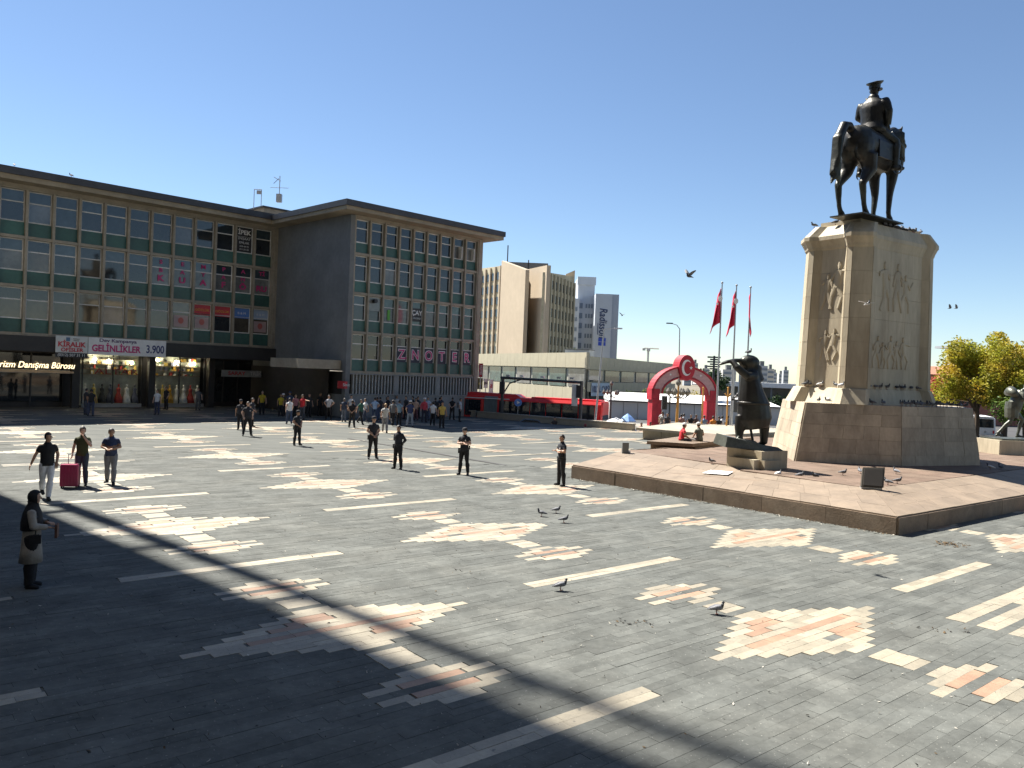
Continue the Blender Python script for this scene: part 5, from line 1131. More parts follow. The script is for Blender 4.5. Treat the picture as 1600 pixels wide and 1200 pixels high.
box('shoulder_bag', cloth((.012, .012, .014), rough=.5), t, -.25, -.19, -.17, .01, .84, .99); MB().tube([(-.22, -.08, 1.0), (-.20, -.10, 1.3), (.12, .0, 1.47)], .012, 5).build('bag_strap', black_m, t)
MB().box(-.10, .12, -.40, -.36, .90, 1.14).build('carrier_bag', cloth((.10, .045, .03)), t)
# crowd in front of the second office block: (photo x, feet y, pose, facing deg, shirt, trousers, label, extras)
CG = 'crowd before the second office block'
W_, JN, GR = (.62, .63, .64), (.045, .065, .12), (.16, .17, .18)
crowd = [
    (513, 656, 'hips', 0, (.40, .42, .45), BLK, 'man in pale grey shirt with hands on hips at the shade edge', {}),
    (537, 659, 'stand', 170, (.03, .04, .07), (.10, .12, .16), 'man in dark navy tee and grey jeans left of the white-tee man', {'hair': 2}),
    (548, 655, 'stand2', 10, W_, (.06, .07, .10), 'man in white tee behind the navy-tee man', {}),
    (549.5, 668, 'behind', 180, BLK, BLK, 'man all in black with his back turned, front left of the crowd', {}),
    (563, 663, 'walk', 60, (.03, .10, .07), BLK, 'person in dark green jacket stepping left in the crowd', {}),
    (570, 660, 'walk2', -50, W_, (.04, .05, .08), 'person in white tee striding beside the dark green jacket', {}),
    (585, 658, 'hips', 185, (.33, .45, .62), JN, 'man in light blue shirt with his back turned in the crowd', {}),
    (601, 676, 'walk2', 15, (.45, .44, .42), (.20, .20, .21), 'blond woman in grey trousers at the front of the crowd', {'hair': 3, 'longh': True}),
    (613, 666, 'walk', 200, (.14, .15, .16), BLK, 'man with grey backpack walking away in the crowd', {'pack': 1}),
    (623, 665, 'stand', 175, (.22, .33, .40), BLK, 'man in pale teal shirt seen from behind beside the backpack man', {}),
    (640, 667, 'apart', 180, (.03, .045, .12), (.22, .26, .32), 'man in navy tee, white cap and pale jeans right of the crowd', {'cap': W_}),
    (649, 657, 'stand2', -20, (.55, .36, .26), (.12, .05, .06), 'woman in peach top right of the white-capped navy tee man', {'longh': True}),
    (662, 660, 'stand2', 30, (.48, .05, .07), (.03, .03, .05), 'woman in red check shirt and white cap', {'cap': W_, 'sleeve': 1.9}),
    (668, 657, 'stand', -30, (.42, .50, .62), JN, 'man in pale blue shirt behind the red check shirt', {'hair': 2}),
    (676, 665, 'stand2', 170, W_, BLK, 'woman in white tee and black trousers with her back turned', {'longh': True}),
    (690, 669, 'stand', 20, (.48, .34, .08), BLK, 'woman in mustard top at the right end of the crowd', {'longh': True, 'pack': 2}),
    (706, 656, 'behind', 170, BLK, BLK, 'dark-dressed man in shade right of the crowd', {}),
    (718, 659, 'stand', 90, (.45, .46, .48), BLK, 'man in white shirt with black bag at the far right of the crowd', {'pack': 1}),
    (686, 654, 'stand2', 160, (.02, .03, .05), BLK, 'dark figure between the white-tee woman and the wall', {}),
    (636.5, 645, 'stand', 180, (.03, .12, .13), BLK, 'man in teal top standing tall against the louvred wall', {}),
    (612, 651, 'stand', -10, W_, JN, 'man in white tee at the back near the louvres', {}),
    (619, 652, 'stand2', 40, (.42, .40, .38), GR, 'man in beige tee beside the back white tee', {'hair': 2}),
    (596, 650, 'hips', 10, (.02, .02, .025), BLK, 'man in black tee under the louvres behind the light blue shirt', {}),
    (579, 652, 'stand', 30, (.12, .28, .20), BLK, 'person in green tee deep in the crowd', {}),
    (564, 650, 'stand', -20, (.30, .42, .52), JN, 'white-haired man in striped blue shirt deep in the crowd', {'hair': 2}),
    (571, 648, 'stand2', 20, BLK, BLK, 'person in black behind the striped blue shirt', {}),
    (553, 649, 'stand', 170, (.05, .05, .06), BLK, 'white-capped man in charcoal at the back left of the crowd', {'cap': W_}),
    (603, 655, 'stand2', 175, (.50, .40, .36), BLK, 'woman in rose top behind the blond woman', {'longh': True}),
    (590, 648, 'stand', 0, (.20, .20, .21), BLK, 'man in grey tee at the rear by the building corner', {}),
    (529, 648, 'stand2', 10, BLK, BLK, 'dark man with a bright phone left of the navy tee man', {}),
    (523, 646, 'stand', -40, (.03, .03, .035), BLK, 'dark figure in the passage behind the hands-on-hips man', {}),
    (499, 650, 'stand2', 60, BLK, BLK, 'dark figure in deep shade left of the hands-on-hips man', {}),
    (631, 654, 'stand', 0, (.45, .08, .07), (.25, .08, .08), 'small child in red among the crowd', {'sc': .68}),
    (655, 650, 'stand2', 150, (.06, .06, .07), BLK, 'dark person close to the wall behind the peach top', {}),
    (451.5, 663, 'walk2', -150, W_, JN, 'man in white vest and jeans walking left of the red shirt', {'sleeve': .25}),
    (472, 656, 'point', -20, (.50, .02, .03), (.05, .06, .08), 'man in bright red shirt stretching his arm out', {}),
    (461, 652, 'stand', 20, (.40, .16, .16), BLK, 'woman in pink top between white vest and red shirt', {'hair': 3, 'longh': True}),
    (452, 649, 'stand2', 0, (.04, .06, .13), BLK, 'person in dark blue cap behind the white vest', {'cap': (.03, .06, .16)}),
    (442, 650, 'stand', -20, (.06, .06, .06), BLK, 'dark man with white cap in the shade behind the yellow top', {'cap': W_}),
    (438, 651, 'stand2', 20, (.40, .30, .02), BLK, 'person in yellow top in the arcade shade nearer the passage', {}),
    (409, 648, 'stand', 10, (.42, .30, .02), BLK, 'person in yellow vest in the arcade shade further left', {'hair': 2}),
    (482, 652, 'stand', 40, (.02, .02, .022), BLK, 'dark figure with a striped sleeve right of the red shirt', {}),
]
rc = random.Random(44)
for k in range(16):
    c_ = rc.uniform(.012, .05); crowd.append((rc.uniform(505, 690), rc.uniform(647, 657), rc.choice(('stand', 'stand2', 'hips', 'behind', 'walk')), rc.uniform(-180, 180), (c_, c_, c_ * 1.2), BLK if k % 3 else JN, 'dark-clothed onlooker filling the back of the crowd in the shade', {}))
for n, (px, py, pose, fd_, sh_, tr_, lb, ex) in enumerate(crowd):
    pk = ex.pop('pack', 0)
    t = person(pose, gp(px, py), R(fd_), sh_, tr_, lb, 'person', CG, ex.pop('sc', rng.uniform(.94, 1.03)), hair=ex.pop('hair', n % 2), **ex)
    if pk: MB().loft([[(x, y, z) for x, y in ((-.14, .10), (.14, .10), (.12, .24), (-.12, .24))] for z in (1.05, 1.12, 1.35, 1.43)]).build('backpack', cloth((.10, .10, .11) if pk == 1 else (.03, .03, .03)), t)
# people by the shops and in the arcade
SG = 'people in the arcade shade'
for px, py, pose, fd_, sh_, tr_, lb in ((134, 648, 'stand', 150, (.02, .02, .025), (.04, .05, .08), 'dark man looking at the bridal shop window, left of a pair'), (142, 650, 'stand2', 200, (.015, .015, .015), (.04, .05, .09), 'dark man looking at the bridal shop window, right of a pair'), (245, 648, 'stand', 0, (.55, .56, .58), (.03, .04, .08), 'person in white tee and jeans between the two bridal windows'), (259, 640, 'stand2', -20, BLK, BLK, 'dark person right of the white tee by the bridal window'), (309, 641, 'stand', 20, (.10, .10, .10), (.08, .08, .08), 'grey figure standing under the right arcade column')):
    person(pose, gp(px, py), R(fd_), sh_, tr_, lb, 'person', SG)
# two seated people and the people beyond the terrace
s1_ = gnd(1064, 690, 1.0); s2_ = gnd(1093, 691, 1.0)
person('sit', s1_, R(100), (.48, .02, .03), (.05, .05, .06), 'seated man in red vest and white cap on the brown stone bench', 'person', None, 1.0, cap=W_, z=.58)
person('sit', s2_, R(200), (.10, .11, .09), (.12, .11, .10), 'seated man in grey-green top and white cap on the brown stone bench', 'person', None, 1.02, cap=W_, z=.60)
AG = 'people by the red arch'
for px, Y, pose, fd_, sh_, tr_, lb, z in ((1038, 61, 'stand', 20, (.35, .33, .30), GR, 'person in beige right of the arch left leg', -1.0), (1045, 60.5, 'stand2', 0, (.05, .05, .06), BLK, 'dark-clothed person under the arch beside the traffic light', -1.0), (1037, 64, 'stand', 0, W_, BLK, 'person in white standing inside the arch by its left leg', -.1), (1067, 60, 'stand', 160, (.30, .16, .14), BLK, 'person in brown-red just right of the ochre lamp post', -1.0), (1071, 61, 'stand2', 180, (.40, .42, .45), GR, 'person in pale grey right of the ochre lamp post', -1.0), (1082, 60, 'stand', 0, BLK, BLK, 'woman with long black hair under the arch', -1.0), (1090, 60.5, 'stand', 30, (.10, .06, .05), BLK, 'person in brown beside the slim ochre pole', -1.05), (1103, 59.5, 'stand2', 170, (.16, .26, .42), JN, 'person in blue at the arch right leg', -1.0), (1117, 59, 'stand', 180, (.62, .22, .04), GR, 'person in orange right of the arch', -1.05), (1126, 59, 'stand2', 190, (.02, .02, .03), BLK, 'person in black right of the orange one', -1.0), (1131, 60, 'stand', 170, W_, GR, 'person in white shirt beside the second ochre pole', -.9), (1140, 60.5, 'stand2', 150, (.12, .10, .10), BLK, 'dark person left of the soldier statue', -1.0), (967, 60, 'stand', 0, (.10, .08, .08), BLK, 'dark person left of the blue umbrella', -1.0), (976.5, 61, 'stand2', 10, (.03, .03, .04), BLK, 'dark head above the umbrellas right of the bus', -.75), (920, 61, 'stand', 20, (.40, .10, .10), BLK, 'person in red by the bus rear above the parapet', -1.05), (926, 61.5, 'stand2', 0, (.5, .48, .48), BLK, 'person in white by the bus rear above the parapet', -1.1), (1005, 60, 'stand', -20, (.25, .10, .08), BLK, 'person in rust red left of the arch', -1.1), (869, 62.5, 'stand', 0, (.06, .05, .05), BLK, 'dark person in front of the bus bellows', -1.1), (1019, 61, 'stand2', 10, (.12, .12, .14), BLK, 'dark grey figure at the foot of the arch left leg', -1.05)):
    person(pose, pt(px, Y), R(fd_), sh_, tr_, lb, 'person', AG, z=-.45 if px > 1030 else -1.2, longh='woman' in lb)
# ------------------------------------------------------------------ bronze statues
bronze = mat('dark_bronze', (.030, .028, .026), .42, .25, 3, metal=.55, bump=.7, bscale=9, stain=(.065, .075, .06), stain_amt=.7)
bronze2 = mat('green_bronze', (.10, .105, .085), .45, .3, 4, metal=.5, bump=.3, bscale=18, stain=(.045, .045, .04), stain_amt=.7)
ST = thing('equestrian_statue', 'dark bronze rider in peaked cap on a horse atop the pedestal', 'statue', (0, 0, 0))
sc_h = 2.42
hp = at(1357, 352, 34.2); hz_top = Z3 + .26
ST.location = (hp.x, hp.y, hz_top + .001); ST.rotation_euler = (0, 0, math.pi - R(53) + 0.0); ST.scale = (sc_h, sc_h * .92, sc_h)
mb = MB()
mb.tube([(0, .80, 1.36), (0, .72, 1.34), (0, .55, 1.31), (0, .28, 1.24), (0, 0, 1.20), (0, -.28, 1.20), (0, -.52, 1.24), (0, -.70, 1.24), (0, -.78, 1.2)], [.06, .19, .275, .30, .31, .285, .245, .16, .06], 16, flat=[.08, .20, .285, .315, .33, .325, .305, .22, .09], side=(1, 0, 0))
for s in (-1, 1): mb.ball((s * .13, .50, 1.20), (.155, .27, .30), 12, 8)
mb.tube([(0, -.42, 1.38), (0, -.64, 1.54), (0, -.80, 1.65), (0, -.92, 1.66), (0, -1.00, 1.60)], [.13, .105, .09, .08, .06], 12, flat=[.26, .21, .16, .12, .09], side=(1, 0, 0))
mb.tube([(0, -.93, 1.68), (0, -1.01, 1.56), (0, -1.06, 1.34), (0, -1.05, 1.14), (0, -1.02, 1.06)], [.075, .095, .075, .062, .045], 12, flat=[.09, .13, .10, .075, .05], side=(1, 0, 0))
for s in (-1, 1): mb.tube([(s * .05, -.91, 1.72), (s * .07, -.93, 1.80), (s * .06, -.95, 1.85)], [.03, .028, .008], 6)
legs_h = [  # hip, mid joint, fetlock, hoof
    [(.17, .46, 1.05), (.20, .52, .78), (.20, .74, .54), (.19, .70, .20), (.19, .62, .05)], [(-.17, .46, 1.05), (-.19, .42, .78), (-.17, .60, .54), (-.16, .50, .20), (-.16, .43, .05)],
    [(.16, -.44, 1.10), (.17, -.46, .82), (.16, -.50, .52), (.16, -.46, .19), (.16, -.51, .05)], [(-.16, -.44, 1.10), (-.17, -.44, .82), (-.16, -.40, .52), (-.15, -.40, .19), (-.15, -.45, .05)]]
for k, L_ in enumerate(legs_h):
    r_ = [.17, .125, .068, .043, .05] if k < 2 else [.15, .10, .064, .043, .05]
    mb.tube(L_, r_, 10); mb.ball(L_[2], .066 if k < 2 else .060, 8, 6); mb.ball(L_[3], .050, 8, 6)
    h = V(L_[4]); mb.tube([h + V((0, 0, .05)), h + V((0, -.03, -.05))], [.05, .072], 10)
hm = remesh(mb, .024, 2); hm.materials.append(bronze); hm.polygons.foreach_set('use_smooth', [True] * len(hm.polygons)); link('horse_body', hm, ST)
mb = MB()
mb.tube([(0, .70, 1.40), (0, .84, 1.50), (0, 1.00, 1.47), (0, 1.12, 1.28), (0, 1.17, 1.02), (0, 1.17, .80), (0, 1.20, .62)], [.07, .08, .085, .08, .065, .05, .02], 14, flat=[.06, .07, .085, .09, .075, .05, .02], side=(1, 0, 0))
for k in range(6):
    o = (k - 2.5) * .014
    mb.tube([(o, .98, 1.49), (o * 1.5, 1.17 + .02 * (k % 2), 1.24), (o * 1.5, 1.21, .90), (o * 1.2, 1.18 + .05 * (k % 3), .66 - .05 * (k % 2)), (o * 1.4, 1.24 + .05 * (k % 2), .44 + .07 * (k % 3))], [.03, .04, .04, .028, .005], 8)
mb.tube([(.02, 1.17, .82), (.03, 1.22, .64), (.02, 1.28, .50), (.0, 1.36, .40)], [.05, .045, .028, .004], 8); mb.tube([(-.03, 1.16, .80), (-.04, 1.17, .60), (-.03, 1.15, .46), (-.02, 1.17, .36)], [.045, .04, .025, .004], 8)
tm_ = remesh(mb, .02, 1); tm_.materials.append(bronze); tm_.polygons.foreach_set('use_smooth', [True] * len(tm_.polygons)); link('tail', tm_, ST)
mb = MB()
for k in range(14):
    t_ = k / 13; b0 = V((0, -.46, 1.60)).lerp(V((0, -.90, 1.76)), t_); b0.z += .04 * math.sin(t_ * 3.1)
    sd = -1
    mb.tube([b0, b0 + V((sd * .10, -.02, -.08)), b0 + V((sd * .12, -.04, -.24 - .05 * (k % 3)))], [.03, .035, .006], 6)
mb.build('mane', bronze, ST, smooth=True)
mb = MB().tube([(-.085, -1.05, 1.26), (-.15, -.85, 1.42), (-.12, -.45, 1.62)], .012, 5).tube([(.085, -1.05, 1.26), (.15, -.85, 1.42), (.12, -.45, 1.62)], .012, 5)
for z, r1, r2_ in ((1.24, .085, .105), (1.50, .10, .13)): mb.loft([[(math.cos(a) * r1, -1.045 - (1.5 - z) * .02 + math.sin(a) * r2_, z + .25 * math.sin(a) * r2_) for a in [2 * math.pi * k / 12 for k in range(12)]] for dz in (0, 1)][:1] + [[(math.cos(a) * r1, -1.045 - (1.5 - z) * .02 + math.sin(a) * r2_, z + .025 + .25 * math.sin(a) * r2_) for a in [2 * math.pi * k / 12 for k in range(12)]]])
mb.build('bridle', bronze, ST)
MB().loft([[(x * 1.0, y, z) for x, z in ((-.31, 1.02), (-.30, 1.30), (-.20, 1.47), (0, 1.535 + e0), (.20, 1.47), (.30, 1.30), (.31, 1.02), (.28, 1.02), (.27, 1.28), (.15, 1.42), (-.15, 1.42), (-.27, 1.28), (-.28, 1.02))] for y, e0 in ((.32, .03), (.2, 0), (0, -.02), (-.2, .03), (-.28, .06))]).build('saddle_cloth', bronze, ST)
rider = Fig(pel=(0, .02, 1.62), neck=(0, .03, 2.12), head=(0, .01, 2.28), arms=[((.27, .02, 1.86), (.14, -.26, 1.74)), ((-.29, .03, 1.86), (-.24, -.06, 1.62))], legs=[((.30, -.28, 1.38), (.33, -.22, .95)), ((-.30, -.28, 1.38), (-.33, -.22, .95))], voxel=.017, bulk=1.3, foot=(.35, -.35))
o = link('rider_body', rider.body, ST); omat(o, bronze)
o = link('tunic', rider.top(1.93, 1.56, .022), ST); omat(o, bronze)
MB().loft([[(math.cos(a) * rx, .03 + math.sin(a) * ry, z) for a in [2 * math.pi * k / 22 for k in range(22)]] for z, rx, ry in ((1.52, .25, .22), (1.60, .235, .20), (1.70, .195, .15), (1.80, .185, .145))]).build('tunic_skirt', bronze, ST, smooth=True)
o = link('boots', sub_mesh('boots', rider.v, rider.n, rider.f, rider.is_('shin', 'foot'), .014), ST); omat(o, bronze)
MB().loft([[(math.cos(a) * .195, .03 + math.sin(a) * .155, z) for a in [2 * math.pi * k / 20 for k in range(20)]] for z in (1.735, 1.785)]).build('belt', bronze, ST)
MB().tube([(-.15, .10, 1.78), (-.05, .165, 1.95), (.10, .10, 2.14)], .018, 5).build('cross_strap', bronze, ST)
cp = MB().loft([[(math.cos(a) * r_, .01 + oy + math.sin(a) * r_ * 1.15, z + .07 * -math.sin(a) * tl) for a in [2 * math.pi * k / 20 for k in range(20)]] for z, r_, oy, tl in ((2.315, .094, 0, .2), (2.375, .096, 0, .3), (2.40, .135, 0, .6), (2.425, .14, 0, .6), (2.445, .03, 0, .2))]); cp.prism([(math.cos(a) * .10, -.05 - abs(math.sin(a)) * .13) for a in [math.pi * k / 8 for k in range(9)]], 2.312, 2.325); cp.build('peaked_cap', bronze, ST, smooth=False)
for s in (-1, 1): MB().loft([[(s * .345 + math.cos(a) * .07, -.28 + math.sin(a) * .0 + w, .90 + math.sin(a) * .09) for a in [2 * math.pi * k / 12 for k in range(12)]] for w in (-.03, .03)], cap=False).build('stirrup', bronze, ST)
MB().box(-.31, .31, -.66, .78, -.012, .012).build('base_plate', bronze, ST)
# soldier statue on the left: cloaked, leaning, hand shading his eyes
p = (gnd(1133, 731, .8) + gnd(1228.5, 728, .8)) / 2; SB = V((9.15, 29.9, ZT))
blk = thing('statue_block', 'stepped beige stone block under the cloaked soldier statue', 'stone block', SB, R(34))
box('block', lime, blk, -.62, .85, -.85, .75, 0, .66); box('front_step', lime, blk, -.95, -.63, -.80, .45, 0, .36); box('front_step', lime, blk, -.625, .3, -1.0, -.855, 0, .34)
SO = thing('soldier_statue', 'dark bronze soldier leaning forward with his hand shading his eyes', 'statue', SB + V((-.14, 0, .67)), R(-82)); SO.scale = (1.92, 1.92, 1.92)
# local: facing -Y = screen left
def cloak(mb):
    mb.tube([(0, .08, .40), (0, .05, .58), (0, .02, .86), (0, -.04, 1.10), (0, -.07, 1.30), (0, -.09, 1.46), (0, -.11, 1.56)], [.24, .29, .28, .25, .23, .19, .12], 16, flat=[.27, .345, .31, .24, .19, .16, .13], side=(1, 0, 0))
    mb.ball((0, -.10, 1.67), (.15, .21, .15), 12, 8); mb.tube([(0, .02, 1.62), (0, .0, 1.48), (0, .06, 1.30)], [.13, .15, .16], 12); mb.tube([(.10, -.02, 1.44), (.20, -.22, 1.40), (.13, -.40, 1.56), (.05, -.46, 1.66)], [.10, .085, .07, .05], 10)
    mb.tube([(0, -.24, 1.70), (0, -.40, 1.70), (0, -.56, 1.665), (0, -.68, 1.62), (0, -.74, 1.59)], [.075, .075, .07, .045, .02], 10, flat=[.045, .04, .035, .028, .012], side=(1, 0, 0))
    for y, z in ((-.24, .2), (.27, .1)): mb.tube([(-.0, y * .8, .62), (0, y, .40), (0, y, z)], [.14, .10, .07], 10)
sol = Fig(pel=(0, .05, .88), neck=(0, -.08, 1.48), head=(0, -.17, 1.64), arms=[((.20, -.22, 1.40), (.05, -.40, 1.62)), ((-.26, -.04, 1.18), (-.16, -.26, 1.02))], legs=[((.06, -.22, .56), (.06, -.24, .24)), ((-.06, .24, .50), (-.06, .27, .12))], voxel=.018, bulk=1.1, coat=cloak, headdir=(0, -1, .1), foot=(0, 0))
o = link('soldier_body', sol.body, SO); omat(o, bronze)
MB().loft([[(math.cos(a) * .285, .02 + math.sin(a) * .32, z) for a in [2 * math.pi * k / 20 for k in range(20)]] for z in (.86, .91)]).build('coat_belt', bronze, SO, smooth=True)
rk = MB()
rk.hexa([(-.36, -.62, .06), (.34, -.66, .04), (.36, .12, .0), (-.34, .1, .0), (-.30, -.58, .26), (.28, -.60, .24), (.30, .06, .12), (-.30, .05, .13)]); rk.hexa([(-.34, .02, 0), (.36, .0, 0), (.34, .52, 0), (-.3, .5, 0), (-.28, .06, .10), (.3, .05, .11), (.26, .44, .06), (-.24, .42, .05)]); rk.hexa([(-.2, -.36, .2), (.24, -.34, .18), (.22, .06, .12), (-.2, .04, .12), (-.15, -.30, .20), (.18, -.30, .20), (.16, .02, .16), (-.14, 0, .16)])
rk.build('bronze_rock', bronze2, SO)
MB().tube([(-.20, .16, .02), (-.20, .02, .62), (-.2, -.04, .80)], [.028, .022, .016], 6).build('rifle', bronze, SO)
# right-hand statue, only its left part inside the frame
RBp = V((25.6, 41.0, ZT)); rbk = thing('statue_block', 'pale stone block under the striding bronze figure at right edge', 'stone block', RBp, R(8))
for k in range(2): slab('stone', lime, rbk, (-.62 + k * 1.25, 0, .36), (1.24, 1.7, .72))
box('bronze_base', bronze2, rbk, -1.05, 1.2, -.75, .75, .725, .80)
RS = thing('striding_statue', 'greenish bronze figure striding with a load at the right edge', 'statue', RBp + V((.25, 0, .80)), R(80)); RS.scale = (1.7, 1.7, 1.7)
def skirt(mb): mb.tube([(0, .10, .70), (0, .05, .95), (0, -.05, 1.2), (0, -.16, 1.40)], [.17, .23, .22, .18], 14, flat=[.15, .21, .18, .16], side=(1, 0, 0))
lab = Fig(pel=(0, .06, .93), neck=(0, -.16, 1.42), head=(0, -.28, 1.55), arms=[((.24, -.14, 1.18), (.14, -.34, 1.22)), ((-.24, -.10, 1.18), (-.14, -.32, 1.15))], legs=[((.10, -.24, .56), (.10, -.12, .10)), ((-.10, .16, .52), (-.10, .52, .12))], voxel=.02, bulk=1.1, coat=skirt, foot=(0, 0))
o = link('figure_body', lab.body, RS); omat(o, bronze2)
MB().tube([(-.3, .14, 1.32), (0, .16, 1.42), (.3, .14, 1.36)], [.10, .15, .09], 10).build('carried_shell', bronze2, RS, smooth=True); MB().loft([[(math.cos(a) * r_, .10 + math.sin(a) * r_ * .9, z) for a in [2 * math.pi * k / 12 for k in range(12)]] for z, r_ in ((.62, .20), (.9, .22), (1.1, .20))]).build('tunic_folds', bronze2, RS)
# ------------------------------------------------------------------ pigeons
pg_body = mat('pigeon_grey', (.115, .12, .135), .7, .3, 30, rnd=.45); pg_dark = mat('pigeon_head', (.035, .04, .05), .5, .2, 30); pg_leg = plain('pigeon_leg', (.30, .10, .08)); pg_white = mat('pigeon_white', (.60, .60, .60), .7, .15, 30)
def pigeon_mesh(low=False, wings=False, body=pg_body):
    mb = MB(); n = 8
    mb.tube([(0, .20, .095), (0, .15, .105), (0, .08, .125), (0, 0, .14), (0, -.07, .15), (0, -.11, .155)], [.012, .03, .045, .06, .055, .03], n, flat=[.006, .015, .035, .055, .055, .035], side=(1, 0, 0))
    mb.cur = 1
    mb.tube([(0, -.085, .165), (0, -.105, .20), (0, -.11, .235)], [.045, .03, .026], n); mb.ball((0, -.115, .25), (.024, .03, .024), 8, 5); mb.tube([(0, -.14, .247), (0, -.165, .24)], [.008, .003], 5)
    mb.cur = 2
    if not wings:
        for s in (-1, 1): mb.tube([(s * .025, 0, .10), (s * .028, .01, .05), (s * .028, 0, .004)], .006, 4).tube([(s * .028, .02, .006), (s * .03, -.035, .006)], .005, 4)
        mb.cur = 0
        for s in (-1, 1): mb.tube([(s * .05, -.06, .165), (s * .062, .03, .145), (s * .035, .14, .115), (s * .01, .19, .105)], [.012, .022, .015, .004], 6, flat=[.03, .042, .025, .006], side=(1, 0, 0))
    else:
        mb.cur = 0
        for s, up in ((-1, wings[0]), (1, wings[1])):
            r_ = [[(s * x, y0, .16 + x * up), (s * x, y1, .16 + x * up), (s * x, y1, .166 + x * up), (s * x, y0, .166 + x * up)] for x, y0, y1 in ((.03, -.07, .08), (.16, -.10, .08), (.28, -.06, .09), (.36, .02, .08))]
            mb.loft(r_)
    return mb.mesh('pigeon', [body, pg_dark, pg_leg], smooth=True)
PM = pigeon_mesh(); PW_ = pigeon_mesh(body=pg_white); PF = pigeon_mesh(wings=(.8, .5)); PF2 = pigeon_mesh(wings=(.15, .1), body=pg_white)
rp = random.Random(77)
def pigeon(p, label, group, rz=None, me=None, s=1.):
    o = link('pigeon', me or PM, None, p, rp.uniform(0, 6.28) if rz is None else rz, label, 'pigeon', group); o.scale = (s, s, s); return o
for (px, py), rz, lb in (((846, 807), R(-100), 'leftmost pigeon of the trio on the paving in mid square'), ((869, 802), R(80), 'hindmost pigeon of the trio on the paving, crouched low'), ((881, 817), R(95), 'nearest pigeon of the trio on the paving'), ((876, 923), R(100), 'pigeon standing at the end of the long cream bar'), ((1120, 960), R(85), 'pigeon beside the small cream square, nearest the camera')):
    pigeon(gnd(px, py), lb, 'pigeons on the square', rz, s=.85)
for (px, py), z, lb in (((1112, 725), .8, 'pigeon on the plinth left of the soldier statue block'), ((1216, 745), .7, 'pale pigeon just right of the soldier statue block'), ((1250, 747), .72, 'pigeon on the plinth edge, first in the front row'), ((1273, 748), .72, 'pigeon on the plinth edge, second in the front row'), ((1317, 743), .8, 'pigeon on the plinth, third from the statue block'), ((1343, 740), .8, 'pigeon just left of the floodlight'), ((1400, 741), .8, 'pigeon behind the floodlight to the right'), ((1387, 758), .8, 'pigeon nearest the floodlight on its right'), ((1402, 756), .8, 'pigeon second right of the floodlight'), ((1547, 734), .8, 'pale pigeon in the shade right of the pedestal'), ((1563, 734), .8, 'dark pigeon in the shade right of the pedestal')):
    pigeon(gnd(px, py, z), lb, 'pigeons on the plinth', s=.95, me=PW_ if 'pale' in lb else None)
def ringpt(rg, i, j, t_, outw=0.): 
    p_ = rg[i].lerp(rg[j], t_) + o3; c = V((15.6, 35.2, p_.z)); return p_ + (p_ - c).normalized() * outw
LG = 'pigeons lining the shaded ledge of the pedestal'
h1, h2 = hi[1] + o3, hi[2] + o3
for k in range(30):
    t_ = (k + .5 + rp.uniform(-.3, .3)) / 30; p_ = h1.lerp(h2, t_); p_ += (V((16, 36, p_.z)) - p_).normalized() * rp.uniform(.08, .28); pigeon(p_ + V((0, 0, .0)), 'dark pigeon in the row along the shaded right ledge of the pedestal', LG, s=1.0)
h0 = hi[0] + o3
for t_, lb, me_ in ((.12, 'pigeon on the front ledge near the left corner', None), (.22, 'pale pigeon spreading beside the front ledge left corner', PF2), (.70, 'pigeon right of middle on the front ledge', None), (.82, 'pigeon near the right end of the front ledge', None)):
    p_ = h0.lerp(h1, t_); p_ += (V((16, 36, p_.z)) - p_).normalized() * .16; pigeon(p_, lb, 'pigeons on the front ledge', me=me_, s=1.0)
rg1 = ring(1.03, Z1 + .012); UG = 'pigeons on the upper ledge at the foot of the shaft'
for i, t_, lb, me_ in ((22, .5, 'pigeon at the far left of the upper ledge', None), (22, .9, 'pigeon second from left on the upper ledge', None), (23, .4, 'white pigeon on the upper ledge left of the front pier', PW_), (0, .2, 'dark pigeon on the upper ledge beside the front pier', None), (1, .6, 'pale pigeon at the corner of the front pier', PW_)):
    pigeon(ringpt(rg1, i, (i + 1) % 24, t_, .02), lb, UG, me=me_, s=1.0)
for k in range(9): pigeon(ringpt(rg1, 5, 6, (k + .5) / 9 + rp.uniform(-.05, .05), .0) - V((0, 0, .0)), 'dark pigeon in the spaced row on the upper right ledge below the relief', UG, s=1.0)
tp = lambda x, y, z: F0 + bx * x + by * y + V((0, 0, z))
for x, y, z, lb in ((.3, 2.55, Z3 + .06, 'pigeon at the left corner of the pedestal top'), (.3, 1.5, Z3 + .06, 'pigeon second from left on the pedestal top'), (1.0, .95, Z3 + .27, 'pigeon between the horse hind legs'), (4.75, .25, Z3 + .06, 'pigeon at the far right corner of the pedestal top')): pigeon(tp(x, y, z), lb, 'pigeons on the pedestal top', s=1.0)
for k in range(14): pigeon(tp(2.0 + k * .19, .30 + rp.uniform(-.05, .12), Z3 + .061), 'dark pigeon in the flock by the horse forelegs on the pedestal top', 'flock on the pedestal top', s=1.0)
hd_top = SO.location + V((-.22, 0, 1.81 * 1.92)); pigeon(hd_top, 'pigeon perched on the soldier statue head', 'pigeons on statues', R(120), s=1.0)
f1 = at(1077, 437, 20); o = pigeon(f1, 'grey pigeon in flight with raised wings above the arch', 'flying pigeons', R(-70), PF, .62)
f2 = at(1355, 480, 27); o = pigeon(f2, 'white pigeon gliding past the pedestal', 'flying pigeons', R(15), PF2, .85); f3 = at(972, 495, 60); pigeon(f3, 'tiny distant bird in the sky right of the hotel tower', 'flying pigeons', R(30), PF, .7)
for px, py, lb in ((1484, 484, 'left of two tiny birds in the sky right of the pedestal'), (1494, 484, 'right of two tiny birds in the sky right of the pedestal')): pigeon(at(px, py, 70), lb, 'flying pigeons', R(60), PF, 1.0)
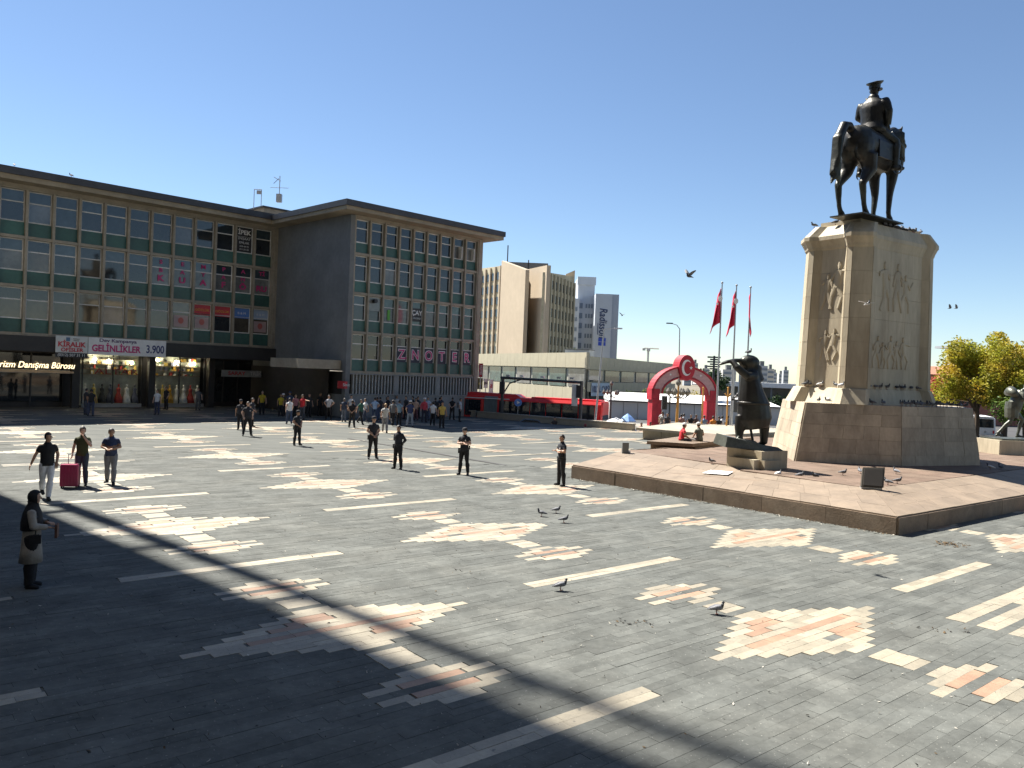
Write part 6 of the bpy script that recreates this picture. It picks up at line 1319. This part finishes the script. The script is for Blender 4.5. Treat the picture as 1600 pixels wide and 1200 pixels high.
for s_, lb in ((3.6, 'white pigeon on the roof edge of the long office block'), (.2, 'white pigeon at the left end of the roof edge')): pigeon(V((-34.28, 53.5, 16.1)) + V((.7071, .7071, 0)) * s_ + V((.7071, -.7071, 0)) * 1.3, lb, 'roof pigeons', me=PW_, s=1.0)
# ------------------------------------------------------------------ leaf litter and paper scraps on the paving
rl = random.Random(91); lm_ = [plain('litter_leaf', (.10, .065, .03), .9), plain('litter_pale', (.42, .40, .35), .9), plain('litter_dark', (.02, .018, .015), .9)]
mbl = MB()
def scrap(x, y, z, s, c):
    a = rl.uniform(0, 6.28); mbl.cur = c; u_ = V((math.cos(a), math.sin(a), 0)) * s; w_ = V((-math.sin(a), math.cos(a), 0)) * s * rl.uniform(.3, .7); p_ = V((x, y, z + .004))
    mbl.add([p_ - u_, p_ - w_ + V((0, 0, rl.uniform(0, .02))), p_ + u_ + V((0, 0, rl.uniform(0, .03))), p_ + w_], [(0, 1, 2, 3)])
for k in range(420):
    y = 7 + 22 * rl.random() ** 1.2; x = rl.uniform(-.64, .64) * y
    if not inside(plinth_out, x, y): scrap(x, y, .003, rl.uniform(.008, .03), rl.choice((0, 0, 1, 1, 1, 2)))
for k in range(500):
    t_ = rl.random(); a_, b_ = V((10.5, 21.45, 0)), V((2.4, 30.6, 0)); p_ = a_.lerp(b_, t_) + V((-.74, -.67, 0)) * abs(rl.gauss(.05, .12)); scrap(p_.x, p_.y, .003, rl.uniform(.008, .035), rl.choice((0, 0, 1, 2)))
for k in range(90):
    p_ = gnd(1488, 851) + V((rl.gauss(0, .25), rl.gauss(0, .18), 0)); scrap(p_.x, p_.y, .003, rl.uniform(.02, .06), rl.choice((0, 0, 2)))
for px, py, n_ in ((990, 972, 22), (1470, 985, 14), (700, 893, 6)):
    for k in range(n_): p_ = gnd(px, py) + V((rl.gauss(0, .22), rl.gauss(0, .1), 0)); scrap(p_.x, p_.y, .003, rl.uniform(.012, .04), rl.choice((0, 2, 2)))
mbl.build('litter', lm_, None, kind='stuff', label='dry leaves and paper scraps scattered on the paving')
